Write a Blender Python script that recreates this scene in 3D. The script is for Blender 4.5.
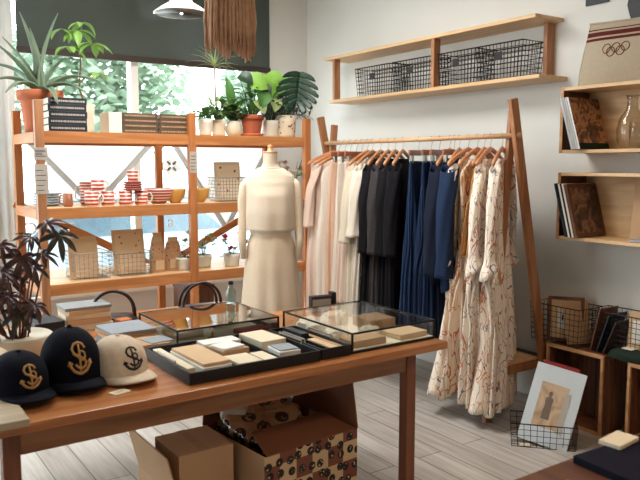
import bpy, bmesh, math, random
from mathutils import Vector, Matrix, noise as mnoise

random.seed(7)
PI = math.pi
SC = bpy.context.scene
COL = SC.collection
for o in list(bpy.data.objects):
    bpy.data.objects.remove(o)

# ------------------------------------------------------------------ camera, sky, lights, exposure
cam_d = bpy.data.cameras.new('camera')
cam = bpy.data.objects.new('camera', cam_d)
COL.objects.link(cam)
cam.location = (0, 0, 1.5)
cam.rotation_euler = (math.radians(90 - 6.1), 0, math.radians(-34.5))
cam_d.sensor_width = 36
cam_d.lens = 710 / 640 * 36
cam_d.clip_start = 0.05
cam_d.dof.use_dof = True
cam_d.dof.focus_distance = 4.2
cam_d.dof.aperture_fstop = 5.0
SC.camera = cam

w = bpy.data.worlds.new('sky'); SC.world = w; w.use_nodes = True
nt = w.node_tree; nt.nodes.clear()
wo = nt.nodes.new('ShaderNodeOutputWorld'); bg = nt.nodes.new('ShaderNodeBackground')
bg.inputs[0].default_value = (0.88, 0.95, 1.0, 1); bg.inputs[1].default_value = 7.5
nt.links.new(bg.outputs[0], wo.inputs[0])

SC.view_settings.view_transform = 'Standard'
SC.view_settings.look = 'None'
SC.view_settings.gamma = 1
SC.view_settings.use_curve_mapping = False
SC.view_settings.exposure = 0.25

R, W = 3.7, 5.6          # inner faces of the right wall and of the window wall
CEIL = 3.1

def area(name, loc, rot, sx, sy, power, color=(1, 1, 1), portal=False):
    d = bpy.data.lights.new(name, 'AREA'); d.shape = 'RECTANGLE'; d.size = sx; d.size_y = sy
    d.energy = power; d.color = color
    o = bpy.data.objects.new(name, d); COL.objects.link(o); o.location = loc; o.rotation_euler = rot
    if portal: d.cycles.is_portal = True
    return o
area('window_portal', (2.2, W + .13, 1.7), (-PI / 2, 0, 0), 2.2, 2.4, 1, portal=True)
area('side_window_portal', (-0.7, W + .13, 1.7), (-PI / 2, 0, 0), 2.6, 2.4, 1, portal=True)
area('fill_window_portal', (-3.13, 4.3, 1.7), (0, -PI / 2, 0), 2.4, 1.4, 1, portal=True)
# fill lights added under the ceiling, out of view, to brighten the room
area('ceiling_fill_light', (1.75, 3.6, CEIL - .03), (0, 0, 0), 1.1, 1.1, 52, (1, .98, .95))
area('warm_fill_light', (1.7, .2, CEIL - .03), (0, 0, 0), .6, .6, 18, (1, .60, .34))

# ------------------------------------------------------------------ materials
MATS = {}
def newmat(name):
    m = bpy.data.materials.new(name); m.use_nodes = True
    MATS[name] = m
    return m, m.node_tree.nodes, m.node_tree.links, m.node_tree.nodes['Principled BSDF']
def lin(c):
    return tuple(((v / 255) / 12.92 if v / 255 <= .04045 else ((v / 255 + .055) / 1.055) ** 2.4) for v in c) + (1,)
def mixcol(N, L, fac, a, b):
    n = N.new('ShaderNodeMix'); n.data_type = 'RGBA'
    for k, v in ((0, fac), (6, a), (7, b)):
        if hasattr(v, 'links') or isinstance(v, bpy.types.NodeSocket): L.new(v, n.inputs[k])
        else: n.inputs[k].default_value = v
    return n.outputs[2]
def plain(name, c, rough=.6, metal=0, var=.08, scale=12, bump=0, spec=.4, **kw):
    m, N, L, P = newmat(name)
    c = lin(c)
    if var:
        tc = N.new('ShaderNodeTexCoord'); nz = N.new('ShaderNodeTexNoise'); nz.inputs['Scale'].default_value = scale
        nz.inputs['Detail'].default_value = 4
        L.new(tc.outputs['Object'], nz.inputs['Vector'])
        d = tuple(max(0, v * (1 - var * 2)) for v in c[:3]) + (1,); u = tuple(min(1, v * (1 + var)) for v in c[:3]) + (1,)
        L.new(mixcol(N, L, nz.outputs['Fac'], d, u), P.inputs['Base Color'])
        if bump:
            b = N.new('ShaderNodeBump'); b.inputs['Strength'].default_value = bump; b.inputs['Distance'].default_value = .01
            L.new(nz.outputs['Fac'], b.inputs['Height']); L.new(b.outputs[0], P.inputs['Normal'])
    else:
        P.inputs['Base Color'].default_value = c
    P.inputs['Roughness'].default_value = rough; P.inputs['Metallic'].default_value = metal
    P.inputs['Specular IOR Level'].default_value = spec
    for k, v in kw.items(): P.inputs[k.replace('_', ' ')].default_value = v
    return m
def wood(name, c1, c2, axis='x', rough=.45, scale=1.0):
    m, N, L, P = newmat(name)
    tc = N.new('ShaderNodeTexCoord'); mp = N.new('ShaderNodeMapping')
    s = {'x': (1.2, 14, 14), 'y': (14, 1.2, 14), 'z': (14, 14, 1.2)}[axis]
    mp.inputs['Scale'].default_value = tuple(v * scale for v in s)
    L.new(tc.outputs['Object'], mp.inputs['Vector'])
    nz = N.new('ShaderNodeTexNoise'); nz.inputs['Scale'].default_value = 1.6; nz.inputs['Detail'].default_value = 6
    nz.inputs['Distortion'].default_value = .6
    L.new(mp.outputs[0], nz.inputs['Vector'])
    cr = N.new('ShaderNodeValToRGB'); cr.color_ramp.elements[0].position = .36; cr.color_ramp.elements[1].position = .66
    cr.color_ramp.elements[0].color = lin(c1); cr.color_ramp.elements[1].color = lin(c2)
    L.new(nz.outputs['Fac'], cr.inputs[0]); L.new(cr.outputs[0], P.inputs['Base Color'])
    P.inputs['Roughness'].default_value = rough
    b = N.new('ShaderNodeBump'); b.inputs['Strength'].default_value = .08
    L.new(nz.outputs['Fac'], b.inputs['Height']); L.new(b.outputs[0], P.inputs['Normal'])
    return m
def cloth(name, c, var=.12, rough=.9, scale=60, trans=0.0):
    m, N, L, P = newmat(name)
    tc = N.new('ShaderNodeTexCoord'); nz = N.new('ShaderNodeTexNoise'); nz.inputs['Scale'].default_value = scale
    nz.inputs['Detail'].default_value = 5
    L.new(tc.outputs['Object'], nz.inputs['Vector'])
    c = lin(c)
    d = tuple(max(0, v * (1 - var * 2)) for v in c[:3]) + (1,); u = tuple(min(1, v * (1 + var)) for v in c[:3]) + (1,)
    L.new(mixcol(N, L, nz.outputs['Fac'], d, u), P.inputs['Base Color'])
    P.inputs['Roughness'].default_value = rough; P.inputs['Specular IOR Level'].default_value = .15
    b = N.new('ShaderNodeBump'); b.inputs['Strength'].default_value = .25; b.inputs['Distance'].default_value = .004
    L.new(nz.outputs['Fac'], b.inputs['Height']); L.new(b.outputs[0], P.inputs['Normal'])
    if trans:
        out = N['Material Output']; tr = N.new('ShaderNodeBsdfTranslucent'); tr.inputs[0].default_value = c
        mx = N.new('ShaderNodeMixShader'); mx.inputs[0].default_value = trans
        L.new(P.outputs[0], mx.inputs[1]); L.new(tr.outputs[0], mx.inputs[2]); L.new(mx.outputs[0], out.inputs[0])
    return m
def glassy(name, tint=(1, 1, 1), refl=.08, rough=.02, fres=True):
    m, N, L, P = newmat(name)
    out = N['Material Output']; N.remove(P)
    t = N.new('ShaderNodeBsdfTransparent'); t.inputs[0].default_value = tuple(tint) + (1,)
    g = N.new('ShaderNodeBsdfGlossy'); g.inputs['Roughness'].default_value = rough
    mx = N.new('ShaderNodeMixShader')
    if fres:
        ge = N.new('ShaderNodeNewGeometry'); ma = N.new('ShaderNodeMath'); ma.operation = 'MULTIPLY_ADD'; ma.inputs[1].default_value = 1 / 1.5 - 1.5; ma.inputs[2].default_value = 1.5
        L.new(ge.outputs['Backfacing'], ma.inputs[0])   # same reflection from both sides of a thin pane
        f = N.new('ShaderNodeFresnel'); L.new(ma.outputs[0], f.inputs[0]); L.new(f.outputs[0], mx.inputs[0])
    else: mx.inputs[0].default_value = refl
    L.new(t.outputs[0], mx.inputs[1]); L.new(g.outputs[0], mx.inputs[2]); L.new(mx.outputs[0], out.inputs[0])
    return m
def leafmat(name, c, c2=None, rough=.45, trans=.35):
    m, N, L, P = newmat(name)
    tc = N.new('ShaderNodeTexCoord'); nz = N.new('ShaderNodeTexNoise'); nz.inputs['Scale'].default_value = 9
    L.new(tc.outputs['Object'], nz.inputs['Vector'])
    a = mixcol(N, L, nz.outputs['Fac'], lin(c), lin(c2 or tuple(min(255, int(v * 1.25)) for v in c)))
    L.new(a, P.inputs['Base Color']); P.inputs['Roughness'].default_value = rough
    tr = N.new('ShaderNodeBsdfTranslucent'); L.new(a, tr.inputs[0])
    mx = N.new('ShaderNodeMixShader'); mx.inputs[0].default_value = trans
    L.new(P.outputs[0], mx.inputs[1]); L.new(tr.outputs[0], mx.inputs[2]); L.new(mx.outputs[0], N['Material Output'].inputs[0])
    return m
def lineprint(name, base, inks, scale=7, width=.018):
    """cloth printed with thin scribbled lines"""
    m, N, L, P = newmat(name)
    tc = N.new('ShaderNodeTexCoord'); cur = lin(base)
    for i, (c, off) in enumerate(inks):
        mp = N.new('ShaderNodeMapping'); mp.inputs['Location'].default_value = (off, off * 2.3, off * .7)
        mp.inputs['Scale'].default_value = (1.2, 1.2, .4)
        L.new(tc.outputs['Object'], mp.inputs[0])
        nz = N.new('ShaderNodeTexNoise'); nz.inputs['Scale'].default_value = scale; nz.inputs['Detail'].default_value = 1.2
        nz.inputs['Distortion'].default_value = 1.2
        L.new(mp.outputs[0], nz.inputs['Vector'])
        s = N.new('ShaderNodeMath'); s.operation = 'SUBTRACT'; s.inputs[1].default_value = .5; L.new(nz.outputs['Fac'], s.inputs[0])
        a = N.new('ShaderNodeMath'); a.operation = 'ABSOLUTE'; L.new(s.outputs[0], a.inputs[0])
        l = N.new('ShaderNodeMath'); l.operation = 'LESS_THAN'; l.inputs[1].default_value = width; L.new(a.outputs[0], l.inputs[0])
        cur = mixcol(N, L, l.outputs[0], cur, lin(c))
    L.new(cur, P.inputs['Base Color']); P.inputs['Roughness'].default_value = .85; P.inputs['Specular IOR Level'].default_value = .15
    return m
def blobprint(name, base, inks, scale=9, thr=.28):
    m, N, L, P = newmat(name)
    tc = N.new('ShaderNodeTexCoord'); cur = lin(base)
    for c, off in inks:
        mp = N.new('ShaderNodeMapping'); mp.inputs['Location'].default_value = (off, off * 1.7, off)
        L.new(tc.outputs['Object'], mp.inputs[0])
        v = N.new('ShaderNodeTexVoronoi'); v.inputs['Scale'].default_value = scale; L.new(mp.outputs[0], v.inputs['Vector'])
        nz = N.new('ShaderNodeTexNoise'); nz.inputs['Scale'].default_value = scale * 5; L.new(tc.outputs['Object'], nz.inputs['Vector'])
        ad = N.new('ShaderNodeMath'); ad.operation = 'MULTIPLY_ADD'; ad.inputs[1].default_value = .3; L.new(nz.outputs['Fac'], ad.inputs[0]); L.new(v.outputs['Distance'], ad.inputs[2])
        l = N.new('ShaderNodeMath'); l.operation = 'LESS_THAN'; l.inputs[1].default_value = thr + .13; L.new(ad.outputs[0], l.inputs[0])
        cur = mixcol(N, L, l.outputs[0], cur, lin(c))
    L.new(cur, P.inputs['Base Color']); P.inputs['Roughness'].default_value = .85
    return m
def stripes(name, ca, cb, axis=2, freq=40, phase=0, rough=.35, duty=.5):
    m, N, L, P = newmat(name)
    tc = N.new('ShaderNodeTexCoord'); sp = N.new('ShaderNodeSeparateXYZ'); L.new(tc.outputs['Object'], sp.inputs[0])
    a = N.new('ShaderNodeMath'); a.operation = 'MULTIPLY_ADD'; a.inputs[1].default_value = freq; a.inputs[2].default_value = phase
    L.new(sp.outputs[axis], a.inputs[0])
    fr = N.new('ShaderNodeMath'); fr.operation = 'FRACT'; L.new(a.outputs[0], fr.inputs[0])
    l = N.new('ShaderNodeMath'); l.operation = 'LESS_THAN'; l.inputs[1].default_value = duty; L.new(fr.outputs[0], l.inputs[0])
    L.new(mixcol(N, L, l.outputs[0], lin(ca), lin(cb)), P.inputs['Base Color']); P.inputs['Roughness'].default_value = rough
    return m
def paint(name, cols, scale):
    m, N, L, P = newmat(name)
    tc = N.new('ShaderNodeTexCoord'); nz = N.new('ShaderNodeTexNoise'); nz.inputs['Scale'].default_value = scale; nz.inputs['Detail'].default_value = 5; nz.inputs['Distortion'].default_value = 1.5
    L.new(tc.outputs['Object'], nz.inputs['Vector']); cr = N.new('ShaderNodeValToRGB'); e = cr.color_ramp.elements
    e[0].position = .34; e[0].color = lin(cols[0]); e[1].position = .66; e[1].color = lin(cols[3])
    for p_, c in ((.45, cols[1]), (.56, cols[2])): q = e.new(p_); q.color = lin(c)
    L.new(nz.outputs['Fac'], cr.inputs[0]); L.new(cr.outputs[0], P.inputs['Base Color']); P.inputs['Roughness'].default_value = .5
    return m
def stampcloth(name, base, check, ink, cell=.09, film=False):
    """two-tone check with round stamped rings, as on the printed box"""
    m, N, L, P = newmat(name)
    tc = N.new('ShaderNodeTexCoord')
    ck = N.new('ShaderNodeTexChecker'); ck.inputs['Scale'].default_value = 1 / (cell * 1.6); ck.inputs[1].default_value = lin(base); ck.inputs[2].default_value = lin(check)
    mp0 = N.new('ShaderNodeMapping'); mp0.inputs['Location'].default_value = (.013, .013, .021); L.new(tc.outputs['Object'], mp0.inputs[0]); L.new(mp0.outputs[0], ck.inputs[0])
    v = N.new('ShaderNodeTexVoronoi'); v.voronoi_dimensions = '2D'; v.inputs['Scale'].default_value = 1 / cell; v.inputs['Randomness'].default_value = .6
    mq = N.new('ShaderNodeMapping'); mq.inputs['Rotation'].default_value = (0, 0, 0) if film else (PI / 2, 0, 0); L.new(tc.outputs['Object'], mq.inputs[0]); L.new(mq.outputs[0], v.inputs['Vector'])
    l = N.new('ShaderNodeMath'); l.operation = 'LESS_THAN'; l.inputs[1].default_value = .34; L.new(v.outputs['Distance'], l.inputs[0])
    c1 = mixcol(N, L, l.outputs[0], ck.outputs[0], lin(ink))
    nk = N.new('ShaderNodeTexNoise'); nk.inputs['Scale'].default_value = 4.5 / cell; nk.inputs['Detail'].default_value = 1; L.new(tc.outputs['Object'], nk.inputs['Vector'])
    l2 = N.new('ShaderNodeMath'); l2.operation = 'GREATER_THAN'; l2.inputs[1].default_value = .60; L.new(nk.outputs['Fac'], l2.inputs[0])
    l3 = N.new('ShaderNodeMath'); l3.operation = 'LESS_THAN'; l3.inputs[1].default_value = .25; L.new(v.outputs['Distance'], l3.inputs[0])
    l4 = N.new('ShaderNodeMath'); l4.operation = 'MULTIPLY'; L.new(l2.outputs[0], l4.inputs[0]); L.new(l3.outputs[0], l4.inputs[1]); l2 = l4
    L.new(mixcol(N, L, l2.outputs[0], c1, lin(base)), P.inputs['Base Color'])
    P.inputs['Roughness'].default_value = .25 if film else .8
    if film:
        wz = N.new('ShaderNodeTexNoise'); wz.inputs['Scale'].default_value = 14; wz.inputs['Distortion'].default_value = 2; L.new(tc.outputs['Object'], wz.inputs['Vector'])
        bu = N.new('ShaderNodeBump'); bu.inputs['Strength'].default_value = .9; bu.inputs['Distance'].default_value = .02; L.new(wz.outputs['Fac'], bu.inputs['Height']); L.new(bu.outputs[0], P.inputs['Normal']); L.new(bu.outputs[0], P.inputs['Coat Normal'])
    if film: P.inputs['Coat Weight'].default_value = 1; P.inputs['Coat Roughness'].default_value = .08
    return m

M = MATS
wood('pine_x', (176, 110, 60), (202, 136, 82), 'x'); wood('pine_y', (176, 110, 60), (202, 136, 82), 'y'); wood('pine_z', (172, 104, 56), (196, 128, 76), 'z')
wood('oak_x', (136, 86, 52), (172, 116, 74), 'x', .4); wood('oak_y', (136, 86, 52), (172, 116, 74), 'y', .4); wood('oak_z', (112, 62, 38), (144, 86, 54), 'z', .45)
wood('table_top_wood', (170, 108, 64), (198, 136, 86), 'x', .22)
wood('rack_z', (150, 100, 66), (186, 130, 88), 'z'); wood('rack_y', (206, 160, 116), (230, 188, 144), 'y')
wood('ply_y', (206, 168, 122), (228, 192, 146), 'y'); wood('ply_x', (206, 168, 122), (228, 192, 146), 'x')
wood('walnut_z', (84, 50, 34), (116, 72, 48), 'z'); wood('walnut_y', (84, 50, 34), (116, 72, 48), 'y')
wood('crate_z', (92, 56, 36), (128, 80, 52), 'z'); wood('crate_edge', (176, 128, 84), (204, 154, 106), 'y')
wood('pale_board', (170, 154, 130), (192, 176, 150), 'x')
wood('hanger_wood', (196, 132, 88), (220, 160, 112), 'x', .35); wood('hanger_brown', (150, 92, 66), (172, 112, 84), 'x', .35)
plain('plaster', (224, 223, 218), .9, var=.035, scale=2.2, bump=.05)
plain('ceiling_white', (232, 230, 224), .9, var=.02)
plain('white_trim', (238, 238, 234), .5, var=.02)
plain('dark_frame', (66, 68, 68), .5, var=.05)
plain('grey_frame', (150, 156, 156), .5, var=.05)
plain('black_metal', (22, 21, 22), .4, .3, var=.1)
plain('wire_black', (38, 32, 30), .45, .5, var=.1)
plain('wire_pale', (150, 146, 138), .4, .6, var=.05)
plain('steel', (170, 168, 162), .3, .9, var=.03)
plain('brass', (190, 150, 86), .3, .9, var=.05)
plain('black_tray', (18, 18, 22), .5, var=.1)
plain('terracotta', (196, 110, 72), .8, var=.12, scale=20)
plain('terracotta_dark', (176, 92, 62), .8, var=.2, scale=30)
plain('glaze_white', (226, 220, 206), .35, var=.05)
plain('glaze_cream', (214, 202, 180), .5, var=.1)
blobprint('pot_speckle', (222, 208, 184), [((150, 120, 90), .7)], 22, .14)
blobprint('pot_flower', (226, 212, 188), [((164, 88, 56), .3), ((110, 70, 46), 1.7)], 24, .21)
plain('soil', (58, 44, 36), .95, var=.2, scale=40)
plain('mug_brown', (164, 102, 70), .4, var=.1)
stripes('red_stripe', (186, 66, 52), (238, 226, 212), 2, 42, .15, .3, .45)
stripes('red_stripe_fine', (172, 62, 58), (232, 216, 202), 2, 52, .1, .3, .4)
plain('glaze_yellow', (216, 168, 92), .3, var=.06)
plain('plate_grey', (176, 184, 190), .35, var=.06); plain('plate_red', (190, 96, 76), .35, var=.05)
plain('paper_white', (238, 237, 233), .8, var=.03); plain('paper_cream', (232, 220, 194), .85, var=.05); plain('kraft', (216, 184, 146), .85, var=.06)
plain('pages', (234, 226, 210), .9, var=.04)
blobprint('kraft_print', (222, 192, 154), [((40, 36, 36), .7), ((150, 70, 52), 2.1)], 16, .14)
blobprint('pouch_print', (190, 146, 108), [((92, 62, 50), .4), ((120, 84, 64), 3.1)], 34, .2)
blobprint('flower_print', (240, 228, 204), [((206, 92, 82), .9), ((120, 86, 66), 2.4)], 14, .16)
plain('book_black', (28, 34, 44), .5, var=.08); plain('book_brown', (92, 74, 58), .6, var=.1); plain('book_tan', (186, 150, 112), .6, var=.08)
plain('book_grey', (150, 154, 156), .6, var=.06); plain('book_orange', (214, 120, 58), .5, var=.05); plain('book_blue', (148, 156, 164), .6, var=.05)
plain('book_red', (150, 40, 40), .6, var=.08)
plain('notice_grey', (186, 178, 168), .8, var=.12, scale=60)
plain('leather_dark', (52, 34, 32), .4, var=.12)
cloth('cap_navy', (15, 18, 32)); cloth('cap_cream', (226, 210, 188)); plain('thread_gold', (196, 152, 92), .6, var=.1); plain('thread_navy', (30, 30, 46), .7, var=.1)
cloth('linen_cream', (242, 226, 204), .04, trans=.15); cloth('linen_skirt', (240, 220, 194), .04, trans=.15); cloth('form_cover', (226, 208, 184), .06)
cloth('blush', (242, 218, 202), .04, trans=.25); cloth('ivory', (246, 236, 222), .04, trans=.25); cloth('peach', (236, 198, 172), .05, trans=.25); cloth('ecru', (232, 220, 198), .05, trans=.2)
cloth('black_cloth', (24, 23, 27)); cloth('charcoal', (66, 62, 64)); cloth('navy_dark', (27, 33, 50)); cloth('navy', (35, 50, 78)); cloth('denim_blue', (40, 59, 90))
cloth('tan_gold', (190, 140, 88))
lineprint('print_dress', (240, 228, 212), [((190, 116, 98), .3), ((112, 118, 138), 1.9), ((206, 150, 116), 4.4)], 9, .008)
lineprint('print_dress_rust', (226, 206, 184), [((178, 96, 72), .9), ((196, 140, 96), 2.7)], 10, .012)
blobprint('embroidered', (230, 204, 182), [((150, 72, 58), .2), ((70, 84, 64), 1.3), ((84, 60, 60), 2.9)], 11, .13)
cloth('jute', (206, 164, 134), .2, scale=30); cloth('pillow_linen', (178, 164, 142), .06); cloth('stripe_maroon', (96, 40, 38))
plain('ring_brown', (120, 62, 44), .8, var=.05)
cloth('green_cloth', (40, 52, 44)); cloth('fg_navy', (24, 24, 40)); cloth('white_cloth', (244, 244, 242), .02, trans=.5); cloth('grey_cloth', (206, 208, 208), .03, trans=.4)
cloth('curtain_white', (240, 240, 238), .02, trans=.45)
cloth('scarf_white', (238, 226, 208), .06)
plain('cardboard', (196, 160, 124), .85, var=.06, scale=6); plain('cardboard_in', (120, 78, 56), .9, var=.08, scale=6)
stampcloth('stamp_box', (206, 178, 138), (126, 74, 58), (34, 30, 34), .05); stampcloth('stamp_film', (170, 128, 92), (164, 120, 86), (30, 28, 32), .085, True)
plain('film_clear', (200, 190, 176), .1, var=.1, scale=20, bump=.8, spec=.8)
plain('pink', (222, 160, 150), .6); plain('red_flower', (206, 62, 48), .6); plain('white_flower', (236, 226, 214), .6)
paint('cover_art', [(52, 40, 36), (120, 78, 58), (196, 150, 104), (150, 96, 76)], 16)
paint('cover_art_dark', [(44, 34, 32), (92, 66, 54), (150, 112, 84), (84, 62, 56)], 10)
paint('photo_print', [(168, 140, 112), (190, 162, 132), (206, 182, 152), (196, 168, 138)], 7)
plain('photo_dark', (122, 106, 94), .7, var=.2, scale=30)
plain('mat_board', (206, 216, 222), .7, var=.03)
plain('car_paint', (158, 174, 184), .3, var=.03); plain('tyre', (58, 60, 64), .8); plain('car_glass', (80, 100, 110), .1)
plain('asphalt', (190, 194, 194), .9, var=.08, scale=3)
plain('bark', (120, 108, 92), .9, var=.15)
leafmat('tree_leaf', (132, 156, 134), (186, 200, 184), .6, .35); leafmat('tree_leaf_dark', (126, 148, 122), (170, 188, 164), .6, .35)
leafmat('agave_leaf', (112, 140, 116), (160, 176, 150)); leafmat('money_leaf', (112, 158, 72), (160, 196, 104))
leafmat('monstera_leaf', (22, 48, 34), (36, 68, 46), .35, .1); leafmat('lime_leaf', (120, 172, 62), (160, 204, 92)); leafmat('mid_leaf', (58, 104, 50), (104, 150, 76)); leafmat('dark_leaf', (28, 48, 36), (56, 84, 56), .4, .2)
leafmat('pale_leaf', (150, 174, 108), (190, 204, 140)); leafmat('begonia_leaf', (46, 24, 26), (78, 38, 36), .3, .12); leafmat('begonia_green', (44, 46, 38), (74, 66, 54), .3, .12)
plain('stem_green', (92, 112, 66), .6); plain('stem_red', (110, 60, 48), .6); plain('stem_brown', (120, 96, 70), .7)
glassy('clear_glass'); glassy('case_glass', (.97, .985, .98)); glassy('mirror_glass', (.9, .93, .92), .8, .03, False); glassy('bottle_glass', (.86, .92, .9)); glassy('amber_glass', (.93, .91, .87))
# window glass with nothing but a light reflection
glassy('window_glass', (.98, .995, .99))

# roller blind: woven mesh, part open
m, N, L, P = newmat('blind_mesh')
P.inputs['Base Color'].default_value = lin((76, 84, 78)); P.inputs['Roughness'].default_value = .9
t = N.new('ShaderNodeBsdfTransparent'); mx = N.new('ShaderNodeMixShader'); mx.inputs[0].default_value = .06
L.new(P.outputs[0], mx.inputs[1]); L.new(t.outputs[0], mx.inputs[2]); L.new(mx.outputs[0], N['Material Output'].inputs[0])
plain('blind_bar', (62, 48, 42), .6)
# enamel lamp shade and bulb
plain('enamel', (226, 222, 214), .35, var=.02)
m, N, L, P = newmat('bulb_glow'); P.inputs['Base Color'].default_value = (1, .95, .85, 1); P.inputs['Emission Color'].default_value = (1, .9, .75, 1); P.inputs['Emission Strength'].default_value = 4
# floor planks running along y
m, N, L, P = newmat('floor_planks')
tc = N.new('ShaderNodeTexCoord'); mp = N.new('ShaderNodeMapping'); mp.inputs['Rotation'].default_value = (0, 0, PI / 2)
L.new(tc.outputs['Object'], mp.inputs[0])
br = N.new('ShaderNodeTexBrick'); br.inputs['Scale'].default_value = 1; br.inputs['Brick Width'].default_value = 1.3; br.inputs['Row Height'].default_value = .16
br.inputs['Mortar Size'].default_value = .003; br.inputs['Color1'].default_value = lin((204, 200, 194)); br.inputs['Color2'].default_value = lin((184, 178, 171)); br.inputs['Mortar'].default_value = lin((110, 102, 94))
L.new(mp.outputs[0], br.inputs['Vector'])
mp2 = N.new('ShaderNodeMapping'); mp2.inputs['Scale'].default_value = (22, 1.6, 1); L.new(tc.outputs['Object'], mp2.inputs[0])
nz = N.new('ShaderNodeTexNoise'); nz.inputs['Scale'].default_value = 1.4; nz.inputs['Detail'].default_value = 7; L.new(mp2.outputs[0], nz.inputs['Vector'])
cr = N.new('ShaderNodeValToRGB'); cr.color_ramp.elements[0].color = (.62, .59, .56, 1); cr.color_ramp.elements[0].position = .3; cr.color_ramp.elements[1].position = .62
L.new(nz.outputs['Fac'], cr.inputs[0])
ml = N.new('ShaderNodeMix'); ml.data_type = 'RGBA'; ml.blend_type = 'MULTIPLY'; ml.inputs[0].default_value = .8
L.new(br.outputs['Color'], ml.inputs[6]); L.new(cr.outputs[0], ml.inputs[7]); L.new(ml.outputs[2], P.inputs['Base Color']); P.inputs['Roughness'].default_value = .38

# ------------------------------------------------------------------ mesh helpers
class B:
    def __init__(s): s.v = []; s.f = []
    def add(s, vs, fs):
        n = len(s.v); s.v += [tuple(v) for v in vs]; s.f += [tuple(i + n for i in f) for f in fs]; return s
    def box(s, x0, x1, y0, y1, z0, z1, mat=None):
        vs = [Vector((x, y, z)) for z in (z0, z1) for y in (y0, y1) for x in (x0, x1)]
        if mat: vs = [mat @ v for v in vs]
        return s.add(vs, [(0, 2, 3, 1), (4, 5, 7, 6), (0, 1, 5, 4), (2, 6, 7, 3), (0, 4, 6, 2), (1, 3, 7, 5)])
    def beam(s, p, q, wx, wy, up=(0, 0, 1)):
        """rectangular bar from p to q"""
        p, q = Vector(p), Vector(q); d = (q - p).normalized(); u = Vector(up)
        a = d.cross(u)
        if a.length < 1e-4: a = d.cross(Vector((1, 0, 0)))
        a.normalize(); b = a.cross(d).normalized()
        vs = [c + a * i * wx / 2 + b * j * wy / 2 for c in (p, q) for i, j in ((-1, -1), (1, -1), (1, 1), (-1, 1))]
        return s.add(vs, [(3, 2, 1, 0), (4, 5, 6, 7), (0, 1, 5, 4), (1, 2, 6, 5), (2, 3, 7, 6), (3, 0, 4, 7)])
    def tube(s, pts, r, seg=8, closed=False, cap=True):
        pts = [Vector(p) for p in pts]; n = len(pts)
        rs = r if isinstance(r, (list, tuple)) else [r] * n
        vs = []; fs = []
        ref = None
        for i in range(n):
            if closed: t = pts[(i + 1) % n] - pts[i - 1]
            else: t = pts[min(i + 1, n - 1)] - pts[max(i - 1, 0)]
            t.normalize()
            if ref is None:
                ref = t.cross(Vector((0, 0, 1)))
                if ref.length < .05: ref = t.cross(Vector((1, 0, 0)))
            ref = (ref - t * ref.dot(t))
            if ref.length < 1e-5: ref = t.orthogonal()
            ref.normalize(); b = t.cross(ref)
            for k in range(seg):
                a = 2 * PI * k / seg
                vs.append(pts[i] + (ref * math.cos(a) + b * math.sin(a)) * rs[i])
        for i in range(n if closed else n - 1):
            j = (i + 1) % n
            for k in range(seg):
                k2 = (k + 1) % seg
                fs.append((i * seg + k, i * seg + k2, j * seg + k2, j * seg + k))
        if cap and not closed:
            fs.append(tuple(range(seg))[::-1]); fs.append(tuple((n - 1) * seg + k for k in range(seg)))
        return s.add(vs, fs)
    def lathe(s, prof, seg=24, c=(0, 0, 0), sx=1, sy=1):
        vs = []; fs = []; n = len(prof)
        for r, z in prof:
            for k in range(seg):
                a = 2 * PI * k / seg
                vs.append((c[0] + r * sx * math.cos(a), c[1] + r * sy * math.sin(a), c[2] + z))
        for i in range(n - 1):
            for k in range(seg):
                k2 = (k + 1) % seg
                fs.append((i * seg + k, i * seg + k2, (i + 1) * seg + k2, (i + 1) * seg + k))
        if prof[0][0] > 1e-4: fs.append(tuple(range(seg))[::-1])
        if prof[-1][0] > 1e-4: fs.append(tuple((n - 1) * seg + k for k in range(seg)))
        return s.add(vs, fs)
    def grid(s, fn, nu, nv):
        vs = [fn(i / (nu - 1), j / (nv - 1)) for j in range(nv) for i in range(nu)]
        fs = [(j * nu + i, j * nu + i + 1, (j + 1) * nu + i + 1, (j + 1) * nu + i) for j in range(nv - 1) for i in range(nu - 1)]
        return s.add(vs, fs)
    def poly(s, pts): return s.add(pts, [tuple(range(len(pts)))])
    def prism(s, pts, d):
        """outline pts extruded by vector d"""
        d = Vector(d); n = len(pts); vs = [Vector(p) for p in pts]; vs += [v + d for v in vs]
        return s.add(vs, [tuple(range(n))[::-1], tuple(range(n, 2 * n))] + [(i, (i + 1) % n, n + (i + 1) % n, n + i) for i in range(n)])

def obj(name, b, mat, parent=None, smooth=False, bevel=0, solid=0, sub=0, loc=None):
    me = bpy.data.meshes.new(name); me.from_pydata(b.v, [], b.f)
    bm = bmesh.new(); bm.from_mesh(me)
    if not solid: bmesh.ops.remove_doubles(bm, verts=bm.verts, dist=1e-6)
    bmesh.ops.recalc_face_normals(bm, faces=bm.faces); bm.to_mesh(me); bm.free()
    if smooth:
        for p in me.polygons: p.use_smooth = True
    o = bpy.data.objects.new(name, me); COL.objects.link(o)
    me.materials.append(M[mat] if isinstance(mat, str) else mat)
    if solid:
        md = o.modifiers.new('solidify', 'SOLIDIFY'); md.thickness = solid; md.offset = 0
    if bevel:
        md = o.modifiers.new('bevel', 'BEVEL'); md.width = bevel; md.segments = 2; md.limit_method = 'ANGLE'
    if sub:
        md = o.modifiers.new('subsurf', 'SUBSURF'); md.levels = sub; md.render_levels = sub
    if parent: o.parent = parent
    if loc: o.location = loc
    return o
def tag(o, label, cat, group=None, kind=None):
    o['label'] = label; o['category'] = cat
    if group: o['group'] = group
    if kind: o['kind'] = kind
    return o
def thing(name, label, cat, loc=(0, 0, 0), rz=0, group=None, rot=None):
    o = bpy.data.objects.new(name, None); COL.objects.link(o); o.empty_display_size = .05
    o.location = loc; o.rotation_euler = rot or (0, 0, rz)
    return tag(o, label, cat, group)
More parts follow.
